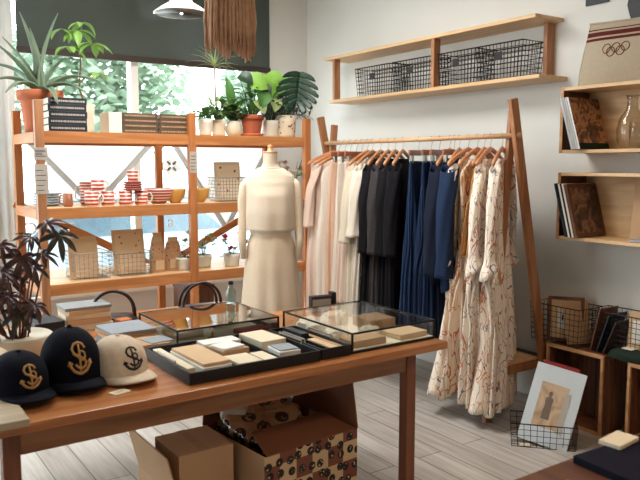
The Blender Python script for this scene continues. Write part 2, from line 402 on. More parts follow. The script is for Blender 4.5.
def struct(name, b, mat, bevel=0, parent=None):
    o = obj(name, b, mat, parent, bevel=bevel)
    if parent is None: o['kind'] = 'structure'
    return o
def dup(root, loc, rz=None, label=None, group=None, rot=None):
    r = root.copy(); COL.objects.link(r); r.location = loc
    if rz is not None: r.rotation_euler = (0, 0, rz)
    if rot is not None: r.rotation_euler = rot
    if label: r['label'] = label
    if group: r['group'] = group
    for ch in list(root.children):
        c = ch.copy(); COL.objects.link(c); c.parent = r
        for g in list(ch.children):
            d = g.copy(); COL.objects.link(d); d.parent = c
    return r
def lerp(a, b, t): return a + (b - a) * t
def ip(tab, t):
    """smooth interpolation in a table of (t, v...)"""
    if t <= tab[0][0]: return tab[0][1:]
    for a, b in zip(tab, tab[1:]):
        if t <= b[0]:
            k = (t - a[0]) / (b[0] - a[0]); k = k * k * (3 - 2 * k) * .6 + k * .4
            return tuple(lerp(x, y, k) for x, y in zip(a[1:], b[1:]))
    return tab[-1][1:]

# ------------------------------------------------------------------ the room
struct('floor', B().box(-3, R + .1, -3, W + .15, -.06, 0), 'floor_planks')
struct('ceiling', B().box(-3, R + .1, -3, W + .15, CEIL, CEIL + .1), 'ceiling_white')
struct('wall_right', B().box(R, R + .12, -3, W + .15, 0, CEIL), 'plaster')
struct('wall_left', B().box(-3.1, -3, -3, 3.6, 0, CEIL).box(-3.1, -3, 5.0, W + .15, 0, CEIL).box(-3.1, -3, 3.6, 5.0, 0, .5).box(-3.1, -3, 3.6, 5.0, 2.9, CEIL), 'plaster')
w3 = obj('window_3', B().box(-3.1, -3.02, 3.6, 3.66, .5, 2.9).box(-3.1, -3.02, 4.94, 5.0, .5, 2.9).box(-3.1, -3.02, 3.66, 4.94, .5, .56).box(-3.1, -3.02, 3.66, 4.94, 2.84, 2.9), 'white_trim'); w3['kind'] = 'structure'  # extra side window out of view, added to let in fill daylight
obj('mullion', B().box(-3.1, -3.02, 4.27, 4.33, .56, 2.84), 'white_trim', w3)
for a_, c_ in ((3.66, 4.27), (4.33, 4.94)): obj('pane', B().box(-3.064, -3.06, a_, c_, .56, 2.84), 'window_glass', w3)
struct('wall_behind', B().box(-3.1, R + .1, -3.1, -3, 0, CEIL), 'plaster')
b = B()                                  # window wall: openings x 1.10..3.27 and -2.0..0.75, z 0.5..2.92
b.box(-3, -2.0, W, W + .15, 0, CEIL); b.box(.75, 1.10, W, W + .15, 0, CEIL); b.box(3.275, R, W, W + .15, 0, CEIL)
for x0, x1 in ((-2.0, .75), (1.10, 3.275)):
    b.box(x0, x1, W, W + .15, 0, .5); b.box(x0, x1, W, W + .15, 2.92, CEIL)
struct('wall_window', b, 'plaster')
struct('baseboard_right', B().box(R - .025, R, -3, W, 0, .2).box(R - .035, R, -3, W, .2, .225), 'white_trim', .004)
for n_, (cx, cy, hw) in ((2, (1.75, 3.6, .56)), (3, (1.7, .2, .31))):   # frames added around the two ceiling fill lights
    struct('trim_%d' % n_, B().box(cx - hw - .03, cx - hw, cy - hw - .03, cy + hw + .03, CEIL - .05, CEIL).box(cx + hw, cx + hw + .03, cy - hw - .03, cy + hw + .03, CEIL - .05, CEIL)
           .box(cx - hw, cx + hw, cy - hw - .03, cy - hw, CEIL - .05, CEIL).box(cx - hw, cx + hw, cy + hw, cy + hw + .03, CEIL - .05, CEIL), 'white_trim')
struct('trim_1', B().box(R - .03, R, -3, W, .27, .285), 'dark_frame')
def window(n, x0, x1, mulls):
    root = obj('window_%d' % n, B().box(x0, x0 + .05, W + .02, W + .12, .5, 2.92).box(x1 - .05, x1, W + .02, W + .12, .5, 2.92)
               .box(x0 + .05, x1 - .05, W + .02, W + .12, .5, .56).box(x0 + .05, x1 - .05, W + .02, W + .12, 2.86, 2.92), 'white_trim' , bevel=.004)
    root['kind'] = 'structure'
    for mx_ in mulls: obj('mullion', B().box(mx_ - .03, mx_ + .03, W + .02, W + .12, .56, 2.86), 'white_trim', root)
    xs = [x0 + .05] + [v for q in mulls for v in (q - .03, q + .03)] + [x1 - .05]
    for a, c in zip(xs[::2], xs[1::2]): obj('pane', B().box(a, c, W + .075, W + .079, .56, 2.86), 'window_glass', root)
    obj('sill', B().box(x0 - .03, x1 + .03, W - .06, W + .02, .47, .5), 'white_trim', root, bevel=.004)
    return root
w1 = window(1, 1.10, 3.275, [2.06]); window(2, -2.0, .75, [-.62])
# white letters and a flower on the pane
def glyph(ch, size, loc, name):
    c = bpy.data.curves.new(name, 'FONT'); c.body = ch; c.size = size; c.extrude = .0008; c.align_x = 'CENTER'
    t_ = bpy.data.objects.new(name + '_tmp', c); COL.objects.link(t_)
    dg = bpy.context.evaluated_depsgraph_get(); me = bpy.data.meshes.new_from_object(t_.evaluated_get(dg))
    bpy.data.objects.remove(t_)
    o = bpy.data.objects.new(name, me); COL.objects.link(o); me.materials.clear(); me.materials.append(M['paper_white'])
    o.location = loc; o.rotation_euler = (PI / 2, 0, 0)
    return o
for ch, x, z, lb in (('O', 1.225, .965, 'white vinyl letter on the window glass beside the left shelf post'), ('a', 1.545, .985, 'white vinyl letter on the glass above the tilted kraft card'),
                     ('a', 2.36, .97, 'white vinyl letter on the glass left of the second front shelf post')):
    tag(glyph(ch, .14, (x, W + .073, z), 'window_letter'), lb, 'letter', 'vinyl lettering on the shop window')
b = B()
for k in range(4):
    a = k * PI / 2
    b.prism([(2.38 + .05 * math.cos(a) + .045 * math.cos(t_), W + .073, 1.484 + .05 * math.sin(a) + .045 * math.sin(t_)) for t_ in [i * PI / 8 for i in range(16)]], (0, -.001, 0))
tag(obj('window_flower', b, 'paper_white'), 'white four-petal flower sticker on the window glass', 'sticker')
# roller blind
bl = thing('roller_blind', 'dark see-through roller blind drawn part way down the window', 'blind', (1.17, W - .03, 2.35))
obj('blind_fabric', B().box(0, 2.115, 0, .003, 0, .62), 'blind_mesh', bl)
obj('bottom_bar', B().box(-.005, 2.12, -.012, .012, -.045, .0), 'blind_bar', bl, bevel=.003)
obj('roller', B().tube([(0, .0, .65), (2.115, .0, .65)], .03, 12), 'blind_bar', bl, smooth=True)
# white curtain at the left edge of the window
def curt(u, v):
    return (lerp(.66, 1.09, u), W - .07 + .025 * math.sin(u * 26) * (0.6 + .4 * v), lerp(.02, 2.95, v))
tag(obj('curtain', B().grid(curt, 60, 12), 'curtain_white', smooth=True, solid=.003), 'white curtain hanging beside the left edge of the window', 'curtain')
obj('curtain_rod', B().tube([(.6, W - .07, 2.97), (1.12, W - .07, 2.97)], .012), 'white_trim')
tag(bpy.data.objects['curtain_rod'], 'short white rod carrying the curtain at the window', 'rod')

# ------------------------------------------------------------------ outside
g = obj('street', B().box(-16, 22, W + .2, 30, -.35, -.25).box(-16, -3.2, -6, W + .2, -.35, -.25), 'asphalt'); g['kind'] = 'structure'
def leafcloud(c, rad, n, size, seed, flat=1.0):
    rnd = random.Random(seed); b = B()
    for i in range(n):
        d = Vector((rnd.gauss(0, 1), rnd.gauss(0, 1), rnd.gauss(0, 1))).normalized()
        k = rnd.uniform(.45, 1) * (.78 + .35 * mnoise.noise(d * 2.2 + Vector((seed, 0, 0))))
        p = Vector(c) + Vector((d.x * rad[0], d.y * rad[1], d.z * rad[2])) * k
        q = Matrix.Rotation(rnd.uniform(0, 6.28), 3, 'Z') @ Matrix.Rotation(rnd.uniform(-1.1, 1.1), 3, 'X')
        s_ = size * rnd.uniform(.6, 1.3)
        b.poly([p + q @ Vector(v) * s_ for v in ((-.5, -.15, 0), (0, -.5, .05), (.5, -.1, 0), (.3, .4, .05), (-.25, .45, 0))])
    return b
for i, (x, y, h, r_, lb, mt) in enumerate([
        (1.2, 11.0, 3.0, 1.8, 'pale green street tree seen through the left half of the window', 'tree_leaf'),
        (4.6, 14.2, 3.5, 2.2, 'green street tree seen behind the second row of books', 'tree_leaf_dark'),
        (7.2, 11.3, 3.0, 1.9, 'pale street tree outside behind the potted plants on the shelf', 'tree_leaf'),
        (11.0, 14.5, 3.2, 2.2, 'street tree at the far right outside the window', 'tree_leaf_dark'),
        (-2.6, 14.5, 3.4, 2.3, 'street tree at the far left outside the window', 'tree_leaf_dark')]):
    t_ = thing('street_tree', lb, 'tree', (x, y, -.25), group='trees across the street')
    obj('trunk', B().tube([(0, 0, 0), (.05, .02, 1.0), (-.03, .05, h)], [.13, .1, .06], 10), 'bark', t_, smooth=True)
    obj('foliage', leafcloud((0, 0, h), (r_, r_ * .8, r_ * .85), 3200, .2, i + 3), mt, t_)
# a parked car
car = thing('parked_car', 'grey-blue parked car on the street beyond the shelf', 'car', (2.6, 8.6, -.25))
prof = [(-2.1, .35), (-2.15, .7), (-1.9, .85), (-1.1, .95), (-.6, 1.42), (.9, 1.45), (1.6, .98), (2.1, .9), (2.15, .4), (2.0, .3), (-2.0, .3)]
obj('body', B().prism([(x, -.85, z) for x, z in prof], (0, 1.7, 0)), 'car_paint', car, bevel=.05)
obj('side_window', B().prism([(-.95, -.86, .95), (-.52, -.86, 1.36), (.82, -.86, 1.38), (1.3, -.86, .98)], (0, .02, 0)), 'car_glass', car)
for x in (-1.3, 1.3):
    for y in (-.78, .78):
        wh = obj('wheel', B().tube([(x, y - .1, .32), (x, y + .1, .32)], .32, 24), 'tyre', car)
        obj('hubcap', B().tube([(x, y - .12 * (1 if y < 0 else -1), .32), (x, y - .1 * (1 if y < 0 else -1), .32)], .2, 20), 'steel', wh)
# white pennants hanging in the window behind the shelf
for (xa, xb, ax, az, lb) in ((1.15, 2.18, 1.655, 1.17, 'white triangular cloth pennant hanging behind the striped mugs'), (2.28, 3.26, 2.78, .95, 'white triangular cloth pennant hanging behind the dress form')):
    r_ = thing('pennant', lb, 'pennant', (0, 5.47, 0), group='white pennants in the window')
    z0 = 1.72
    obj('cloth', B().grid(lambda u, v: (lerp(lerp(xa, xb, u), ax, v), .006 * math.sin(u * 9), lerp(z0, az, v)), 20, 14), 'white_cloth', r_, smooth=True, solid=.002)
    for p in ((xa, z0), (xb, z0)):
        obj('hem', B().beam((p[0], 0.0, p[1]), (ax, 0.0, az), .008, .045), 'grey_cloth', r_)
    obj('cord', B().tube([(1.13 if xa < 2 else 2.075, .151, z0 + .01), (xa, .0, z0), (xb, .0, z0), (2.045 if xa < 2 else 3.245, .151, z0 + .01)], .004, 6), 'white_cloth', r_)

# ------------------------------------------------------------------ display shelf along the window
SX0, SX1, SX2 = 1.052, 2.046, 2.983       # post centres
SY, SD = 4.5, .65                          # front face, depth
ZS = (1.70, 1.23, .755, .28)              # top of each shelf
sh = thing('display_shelf', 'tall pine shelving unit standing in front of the shop window', 'shelf', (SX0, SY, 0))
for i, x in enumerate((SX0, SX1, SX2)):
    zt = (1.885, 1.845, 1.84)[i]
    for y in (.022, SD - .022):
        obj('post', B().box(x - SX0 - .026, x - SX0 + .026, y - .022, y + .022, 0, zt if y < .1 else zt - .03), 'rack_z' if (i == 0 and y < .1) else 'pine_z', sh, bevel=.003)
for z in ZS:
    for a, c in ((SX0, SX1), (SX1, SX2)):
        obj('shelf_board', B().box(a - SX0 + .027, c - SX0 - .027, .03, SD - .03, z - .02, z), 'ply_x', sh, bevel=.002)
        obj('front_rail', B().box(a - SX0 + .027, c - SX0 - .027, .008, .029, z - .07, z), 'pine_x', sh, bevel=.002)
        obj('back_rail', B().box(a - SX0 + .027, c - SX0 - .027, SD - .029, SD - .008, z - .07, z), 'pine_x', sh, bevel=.002)
    obj('end_rail', B().box(-.028, .0, .046, SD - .046, z - .07, z - .005), 'pine_y', sh, bevel=.002)
    obj('end_rail', B().box(SX2 - SX0, SX2 - SX0 + .028, .046, SD - .046, z - .07, z - .005), 'pine_y', sh, bevel=.002)
obj('brace', B().beam((-.03, SD + .012, 1.235), (SX1 - SX0, SD + .012, .70), .02, .055), 'pine_x', sh)
obj('brace', B().beam((SX1 - SX0, SD + .012, .70), (SX2 - SX0, SD + .012, 1.16), .02, .055), 'pine_x', sh)
for x, z0, z1, lb in ((SX0, 1.525, 1.60, 'grey paper notice on the first shelf post, upper of its two'), (SX0, 1.32, 1.50, 'grey paper notice on the first shelf post, lower of its two'),
                      (SX1, 1.44, 1.585, 'small grey paper notice on the middle shelf post')):
    pw = .04 if x == SX0 else .026
    n_ = thing('paper_notice', lb, 'notice', (x, SY - .0006, z0), group='notices on the shelf posts')
    obj('sheet', B().box(-pw, pw, -.0012, 0, 0, z1 - z0), 'notice_grey', n_)
    b = B(); rnd = random.Random(int(z0 * 100))
    for k in range(5):
        zz = .02 + k * (z1 - z0 - .03) / 5; b.box(-pw * .75, pw * rnd.uniform(.1, .75), -.0018, -.0012, zz, zz + .004)
    obj('printed_lines', b, 'charcoal', n_)

# ---- books
def book(name, label, x0, y0, z0, lx, ly, h, cover, rz=0, group=None, marks=None, pages='pages'):
    """a closed book lying flat; spine along the front (-y)"""
    t = thing(name, label, 'book', (x0, y0, z0), rz, group)
    e = min(.003, h * .15)
    obj('cover', B().box(0, lx, 0, ly, 0, e).box(0, lx, 0, ly, h - e, h).box(0, lx, 0, e, e, h - e), cover, t, bevel=.0008)
    obj('page_block', B().box(.004, lx - .004, e, ly - .004, e, h - e), pages, t)
    if marks:
        b = B(); rnd = random.Random(int(z0 * 1000 + x0 * 77)); x = lx * .07
        while x < lx * .93:
            ww = rnd.uniform(.004, .011)
            b.box(x, x + ww, -.0006, 0, h * .36, h * .64)
            x += ww + .0035
        obj('spine_lettering', b, marks, t)
    return t
where = ['bottom', 'second from bottom', 'middle', 'second from top', 'top']
for k in range(5):
    book('hardback_book', 'black hardback, %s of the stack of five by the left post' % where[k], 1.115 + random.uniform(-.004, .004), 4.53, 1.7005 + k * .0412, .232, .17, .0405, 'book_black', group='black books on the top shelf', marks='notice_grey')
w4 = ['bottom', 'second from bottom', 'second from top', 'top']
for k in range(4):
    book('hardback_book', 'brown-spined book, %s of the stack with white page ends showing' % w4[k], 1.58 + random.uniform(-.004, .004), 4.55, 1.7005 + k * .033, .24, .19, .0322, 'book_brown', group='brown books on the top shelf', marks='book_tan')
    book('hardback_book', 'brown-spined book, %s of the stack against the middle post' % w4[k], 1.832 + random.uniform(-.003, .003), 4.55, 1.7005 + k * .033, .205, .19, .0322, 'book_brown', group='brown books on the top shelf', marks='book_tan')
tag(obj('paper_bundle', B().box(1.49, 1.575, 4.55, 4.74, 1.7005, 1.833), 'pages', bevel=.003), 'pale block of paper at the left end of the brown books', 'paper block')

# ---- pots and plants of the top shelf
def pot(t, prof, mat, soil_r, soil_z, saucer=None):
    o = obj('pot', B().lathe(prof, 28), mat, t, smooth=True)
    obj('soil', B().lathe([(0, soil_z), (soil_r, soil_z), (soil_r, soil_z - .01), (0, soil_z - .01)], 20), 'soil', t)
    return o
def potprof(rb, rt, h, th=.006, lip=0):
    p = [(0, 0), (rb, 0)]
    p += [(lerp(rb, rt, k), h * k) for k in (.15, .4, .7)]
    if lip: p += [(lerp(rb, rt, .8), h * .78), (rt + lip, h * .79), (rt + lip, h)]
    else: p += [(rt, h)]
    p += [(rt - th, h), (rt - th, h * .86), (0, h * .84)]
    return p
def roundprof(r, h, rm):
    return [(0, 0), (r * .7, 0), (r * .95, h * .2), (r, h * .45), (r * .9, h * .75), (rm, h), (rm - .006, h), (rm - .006, h * .86), (0, h * .84)]
def leaf(b, base, tip, width, droop=0.0, up=(0, 0, 1), shape='oval', nu=7, nv=9, fold=.18):
    base, tip = Vector(base), Vector(tip); d = tip - base; L_ = d.length; t = d / L_
    s = t.cross(Vector(up))
    if s.length < .1: s = t.cross(Vector((0, 1, 0)))
    s.normalize(); n = s.cross(t)
    def fn(u, v):
        if shape == 'oval': wv = math.sin(PI * min(1, v * .96 + .03)) ** .8
        elif shape == 'blade': wv = (1 - v) ** .7 * (.8 + .2 * math.sin(v * 3))
        elif shape == 'heart': wv = math.sin(PI * (v * .82 + .18)) ** .9 * (1.15 - .3 * v)
        else: wv = math.sin(PI * (v ** .75)) ** .9
        a = (u - .5) * 2
        return base + t * (L_ * v) + s * (a * wv * width / 2) + n * (abs(a) * wv * width * fold + L_ * droop * math.sin(PI * v)) 
    return b.grid(fn, nu, nv)
# agave
ag = thing('agave_plant', 'large agave with long spiky leaves in a terracotta pot', 'plant', (1.135, 4.80, 1.7005))
pot(ag, potprof(.1, .13, .262, .01, .012), 'terracotta', .115, .225)
rnd = random.Random(4); tips = [(-.10, -.05, .73), (.10, -.05, .75), (-.24, -.12, .52), (-.30, -.1, .28), (.30, -.14, .33), (.2, -.22, .24), (-.05, -.05, .64), (.17, .1, .5), (-.16, .12, .6), (.02, .2, .5), (-.22, -.22, .22), (.02, -.3, .16), (.26, .1, .36), (-.28, .08, .42)]
for i, (x, y, z) in enumerate(tips):
    b = B(); leaf(b, (x * .06, y * .06, .25), (x * 1.15, y * 1.1, z), .082, .05 if z > .45 else .16, shape='blade', nv=14, fold=.3)
    obj('leaf', b, 'agave_leaf', ag, smooth=True, solid=.006)
# money tree
mt_ = thing('umbrella_plant', 'tall thin-stemmed plant with drooping light green leaflets in a pale pot', 'plant', (1.44, 4.86, 1.7005))
pot(mt_, potprof(.045, .055, .2, .006), 'glaze_cream', .046, .175)
obj('stem', B().tube([(0, 0, .17), (-.04, 0, .3), (-.035, -.03, .45), (-.045, -.06, .6)], [.008, .007, .006, .004], 8), 'stem_brown', mt_, smooth=True)
rnd = random.Random(11)
for (cx, cy, cz, n, L_) in ((-.06, -.08, .66, 7, .15), (-.13, -.1, .55, 6, .14), (.03, -.1, .58, 7, .16), (-.02, -.04, .72, 6, .13), (-.16, -.08, .66, 4, .12), (.06, -.06, .4, 5, .1)):
    obj('stalk', B().tube([(-.045, -.06, min(.58, cz - .05)), (cx, cy, cz)], .003, 5), 'stem_green', mt_)
    for k in range(n):
        a = 2 * PI * k / n + rnd.random(); r_ = L_ * rnd.uniform(.75, 1.05)
        b = B(); leaf(b, (cx, cy, cz), (cx + math.cos(a) * r_ * .8, cy + math.sin(a) * r_ * .55, cz - r_ * rnd.uniform(.25, .75)), .05, .12, nv=8)
        obj('leaf', b, 'money_leaf', mt_, smooth=True)
# row of six pots
def row_plant(lb, x, y, prof, pmat, sr, sz):
    t = thing('potted_plant', lb, 'plant', (x, y, 1.7005), group='potted plants on the top shelf')
    pot(t, prof, pmat, sr, sz); return t
def stemleaf(t, pts, r, mat='stem_green'): obj('stem', B().tube(pts, r, 6), mat, t, smooth=True)
def bush(t, n, r, z0, z1, wl, ll, mat, seed):
    rnd = random.Random(seed)
    wl *= 1.35; ll *= 1.35; r *= 1.1; n = int(n * 1.4)
    for k in range(n):
        a = rnd.uniform(0, 2 * PI); q = r * rnd.uniform(.2, 1); z = rnd.uniform(z0, z1)
        p = Vector((q * math.cos(a), q * math.sin(a) * .7, z)); d = Vector((math.cos(a), math.sin(a) * .7, rnd.uniform(-.3, .8))).normalized() * ll * rnd.uniform(.7, 1.2)
        b = B(); b.tube([(p.x * .2, p.y * .2, z0 - .03), p], .0018, 4); leaf(b, p, p + d, wl * rnd.uniform(.7, 1.2), .1, nu=5, nv=6)
        obj('leaf', b, mat, t, smooth=True)
a1 = row_plant('low green succulent in a plain white pot beside the middle post', 2.197, 4.62, potprof(.042, .057, .115), 'glaze_white', .048, .1)
bush(a1, 40, .07, .12, .17, .022, .05, 'mid_leaf', 1)
a2 = row_plant('spiky thin-leaved dracaena on a tall stem in a speckled pot', 2.31, 4.64, potprof(.045, .055, .112), 'pot_speckle', .046, .095)
stemleaf(a2, [(0, 0, .09), (-.012, .02, .25), (-.01, .03, .50)], .007, 'stem_brown')
rnd = random.Random(5)
for k in range(22):
    a = k * 2.4; e = rnd.uniform(-.35, 1.0); L_ = rnd.uniform(.17, .25)
    b = B(); leaf(b, (-.01, .03, .49), (-.01 + L_ * math.cos(a) * math.cos(e), .03 + L_ * math.sin(a) * math.cos(e) * .6, .50 + L_ * math.sin(e) * .7), .012, .12, shape='blade', nu=3, nv=8)
    obj('leaf', b, 'pale_leaf', a2, smooth=True)
bush(a2, 16, .06, .11, .2, .026, .06, 'mid_leaf', 2)
bush(a2, 26, .08, .12, .26, .026, .06, 'pale_leaf', 22)
a3 = row_plant('plant with two long upright leaves in a round cream pot', 2.432, 4.64, roundprof(.062, .108, .05), 'glaze_cream', .042, .092)
for (x, y, z, ww, mt) in ((-.07, -.02, .42, .075, 'mid_leaf'), (-.02, .02, .30, .06, 'dark_leaf'), (-.11, 0, .28, .055, 'mid_leaf'), (.05, .02, .25, .05, 'pale_leaf')):
    b = B(); b.tube([(0, 0, .08), (x * .4, y, z * .45)], .003, 5); leaf(b, (x * .4, y, z * .42), (x, y, z), ww, .06, up=(0, -1, .2)); obj('leaf', b, mt, a3, smooth=True)
bush(a3, 24, .07, .11, .18, .024, .05, 'dark_leaf', 3)
bush(a3, 26, .08, .12, .28, .03, .06, 'mid_leaf', 23)
a4 = row_plant('broad-leaved plant in a worn terracotta pot with a saucer', 2.575, 4.63, potprof(.062, .082, .155, .007, .006), 'terracotta_dark', .07, .13)
obj('saucer', B().lathe([(0, .0), (.075, 0), (.088, .022), (.084, .022), (.07, .006), (0, .006)], 24), 'terracotta', a4, smooth=True)
for (x, y, z, tx, tz, ww, mt) in ((-.05, -.02, .40, .10, .34, .15, 'lime_leaf'), (-.12, -.03, .43, -.03, .36, .11, 'dark_leaf'), (.06, -.05, .33, .02, .19, .12, 'mid_leaf'), (0, -.06, .26, .05, .16, .1, 'pale_leaf'), (.08, 0, .38, .13, .28, .09, 'dark_leaf')):
    b = B(); b.tube([(0, 0, .12), (x * .6, y, z * .7), (x, y, z)], .003, 5); leaf(b, (x, y, z), (tx, y - .05, tz), ww, .12, up=(0, -1, .4), shape='heart'); obj('leaf', b, mt, a4, smooth=True)
bush(a4, 40, .10, .15, .34, .028, .055, 'mid_leaf', 24)
a5 = row_plant('lime-leaved plant with dark twigs in a white tapered pot', 2.735, 4.64, potprof(.05, .064, .122), 'glaze_white', .054, .105)
for (x, y, z, tx, tz, ww, mt) in ((.0, .05, .47, .06, .36, .17, 'lime_leaf'), (.10, .06, .44, .15, .35, .14, 'lime_leaf'), (-.05, .04, .42, -.07, .31, .13, 'lime_leaf'), (.02, -.03, .28, -.0, .18, .1, 'pale_leaf'), (.08, .04, .38, .03, .27, .12, 'lime_leaf')):
    b = B(); b.tube([(0, 0, .1), (x * .6, y, z * .7), (x, y, z)], .003, 5); leaf(b, (x, y, z), (tx, y - .04, tz), ww, .1, up=(0, -1, .3), shape='heart'); obj('leaf', b, mt, a5, smooth=True)
bush(a5, 40, .10, .13, .34, .022, .045, 'dark_leaf', 6)
a6 = row_plant('monstera with one big dark split leaf in a flower-painted pot', 2.885, 4.66, potprof(.07, .083, .165, .008), 'pot_flower', .07, .14)
stemleaf(a6, [(0, 0, .13), (.02, .03, .3), (.05, .02, .5)], .006)
def monstera(b, c, s, q):
    """heart-shaped split leaf: contiguous at the midrib, cut into fingers towards the edge"""
    my = lambda t: .34 - .92 * t
    def edge(t): return Vector((.62 * math.sin(PI * (.16 + .80 * t)) ** .75 + .02, 0, .52 - 1.22 * t - .10 * math.sin(PI * t)))
    for side in (-1, 1):
        for k in range(6):
            def fn(u, v, k=k, side=side):
                t0 = (k + u) / 6; g = .5 + (u - .5) * (1 - .34 * max(0, v - .25) / .75 - (.25 if v > .98 else 0)); t1 = (k + g) / 6
                p = Vector((.0, 0, my(t0))).lerp(edge(t1), v); p.x *= side
                p.y = -.16 * v * v - .05; p.z -= .24 * v ** 1.5
                return q @ (p * s) + Vector(c)
            b.grid(fn, 5, 8)
b = B(); monstera(b, (.05, -.10, .40), .25, Matrix.Rotation(-.5, 3, 'Z') @ Matrix.Rotation(.12, 3, 'Y')); obj('leaf', b, 'monstera_leaf', a6, smooth=True, solid=.002)
bush(a6, 20, .1, .16, .28, .03, .06, 'dark_leaf', 8)
# fern at the right end of the top shelf
fe = thing('fern', 'small feathery dark fern at the right end of the top shelf', 'plant', (2.90, 4.93, 1.7005))
pot(fe, potprof(.05, .062, .12), 'terracotta', .054, .1)
rnd = random.Random(9)
for k in range(20):
    a = rnd.uniform(-1.0, 2.0); L_ = rnd.uniform(.22, .38); base = Vector((0, 0, .11)); tip = Vector((L_ * math.cos(a) , -.12 + L_ * math.sin(a) * .4, .11 + rnd.uniform(.05, .3)))
    b = B(); mid = (base + tip) / 2 + Vector((0, 0, .05)); pts = [base.lerp(mid, t / 3) if t <= 3 else mid.lerp(tip, (t - 3) / 3) for t in range(7)]
    b.tube(pts, .0018, 4)
    d = (tip - base).normalized(); s_ = d.cross(Vector((0, -1, .3))).normalized()
    for j in range(1, 7):
        for sg in (-1, 1): leaf(b, pts[j], pts[j] + (s_ * sg * .8 + d * .5) * .065, .022, nu=3, nv=5)
    obj('frond', b, 'dark_leaf', fe, smooth=True)

# ---- middle shelf crockery
def cupprof(r, h, th=.004): return [(0, 0), (r * .8, 0), (r * .95, h * .08), (r, h * .2), (r, h), (r - th, h), (r - th, h * .15), (0, h * .1)]
def mug(lb, x, y, z, r, h, mat, ang, group):
    t = thing('mug', lb, 'mug', (x, y, z), ang, group)
    obj('body', B().lathe(cupprof(r, h), 28), mat, t, smooth=True)
    obj('handle', B().tube([(r * .93, 0, h * .8), (r * 1.35, 0, h * .85), (r * 1.7, 0, h * .6), (r * 1.6, 0, h * .3), (r * .96, 0, h * .18)], .0055, 8), 'glaze_white' if mat != 'mug_brown' else mat, t, smooth=True)
    return t
mz = 1.2306
mug('small brown cup with a pale handle beside the left shelf post', 1.24, 4.64, mz, .031, .085, 'mug_brown', 2.9, 'cups on the middle shelf')
mug('striped mug, front left of the red and white mugs', 1.378, 4.60, mz, .043, .098, 'red_stripe', -.3, 'red and white striped mugs')
mug('striped mug on the second place of the red and white row', 1.49, 4.62, mz, .043, .094, 'red_stripe', -.5, 'red and white striped mugs')
mug('striped mug at the middle of the row, right under the plate pile edge', 1.60, 4.60, mz, .043, .094, 'red_stripe', -.2, 'red and white striped mugs')
mug('striped mug at the right end of the row, touching the striped bowl', 1.712, 4.61, mz, .043, .094, 'red_stripe', -.4, 'red and white striped mugs')
mug('striped mug stacked on top of the leftmost mugs', 1.42, 4.605, mz + .0985, .04, .072, 'red_stripe', -.2, 'red and white striped mugs')
mug('pale striped mug in the second row behind the stacked mug', 1.40, 4.78, mz, .043, .15, 'red_stripe_fine', 3.0, 'red and white striped mugs')
for k in range(5):
    tag(obj('plate', B().lathe([(0, 0), (.06, 0), (.1, .012), (.1, .016), (.06, .006), (0, .006)], 28), 'plate_grey', smooth=True, loc=(1.16, 4.83, mz + k * .0167)), 'grey plate, %s of the pile behind the left shelf post' % where[k], 'plate', 'grey plates on the middle shelf')
pz = mz + .0945
for k in range(4):
    tag(obj('plate', B().lathe([(0, 0), (.045, 0), (.075, .01), (.075, .014), (.045, .005), (0, .005)], 28), 'plate_red', smooth=True, loc=(1.656, 4.61, pz + k * .0152)), 'red-brown saucer, %s of the pile on the striped mugs' % w4[k], 'plate', 'saucers on the striped mugs')
tag(obj('tumbler', B().lathe(cupprof(.036, .075), 24), 'red_stripe', smooth=True, loc=(1.656, 4.61, pz + .0612)), 'small striped cup standing on the pile of saucers', 'cup')
def bowlprof(r, h): return [(0, 0), (r * .45, 0), (r * .5, .008), (r * .85, h * .4), (r, h * .85), (r, h), (r - .005, h), (r * .8, h * .42), (0, .014)]
tag(obj('bowl', B().lathe(bowlprof(.1, .105), 32), 'red_stripe_fine', smooth=True, loc=(1.855, 4.66, mz)), 'bowl with thin red stripes beside the middle post', 'bowl')
for k, (x, lb) in enumerate(((1.985, 'yellow glazed bowl left of the middle post'), (2.17, 'yellow glazed bowl right of the middle post'))):
    tag(obj('bowl', B().lathe(bowlprof(.075, .1), 32), 'glaze_yellow', smooth=True, loc=(x, 4.68, mz)), lb, 'bowl', 'yellow bowls')
# ---- wire baskets
def wire_basket(lb, loc, lx, ly, h, taper, mat, cell, rz=0, group=None, label_tag=False, r=.0016):
    t = thing('wire_basket', lb, 'basket', loc, rz, group)
    hx, hy = lx / 2, ly / 2; b = B()
    def P(x, y, v): k = lerp(1 - taper, 1, v); return (x * k, y * k, v * h + r)
    nx, ny, nz_ = max(2, round(lx / cell)), max(2, round(ly / cell)), max(2, round(h / cell))
    for i in range(nx + 1):
        x = lerp(-hx, hx, i / nx); b.tube([P(x, -hy, 1), P(x, -hy, 0), P(x, hy, 0), P(x, hy, 1)], r, 4)
    for i in range(1, ny):
        y = lerp(-hy, hy, i / ny); b.tube([P(-hx, y, 1), P(-hx, y, 0), P(hx, y, 0), P(hx, y, 1)], r, 4)
    for k in range(nz_):
        v = k / nz_; b.tube([P(-hx, -hy, v), P(hx, -hy, v), P(hx, hy, v), P(-hx, hy, v)], r, 4, closed=True)
    obj('wire_mesh', b, mat, t)
    obj('rim', B().tube([P(-hx, -hy, 1), P(hx, -hy, 1), P(hx, hy, 1), P(-hx, hy, 1)], r * 2, 6, closed=True), mat, t)
    if label_tag: obj('label_plate', B().box(-.03, .03, -hy - .002, -hy + .0, h * .55, h * .78), 'charcoal', t)
    return t
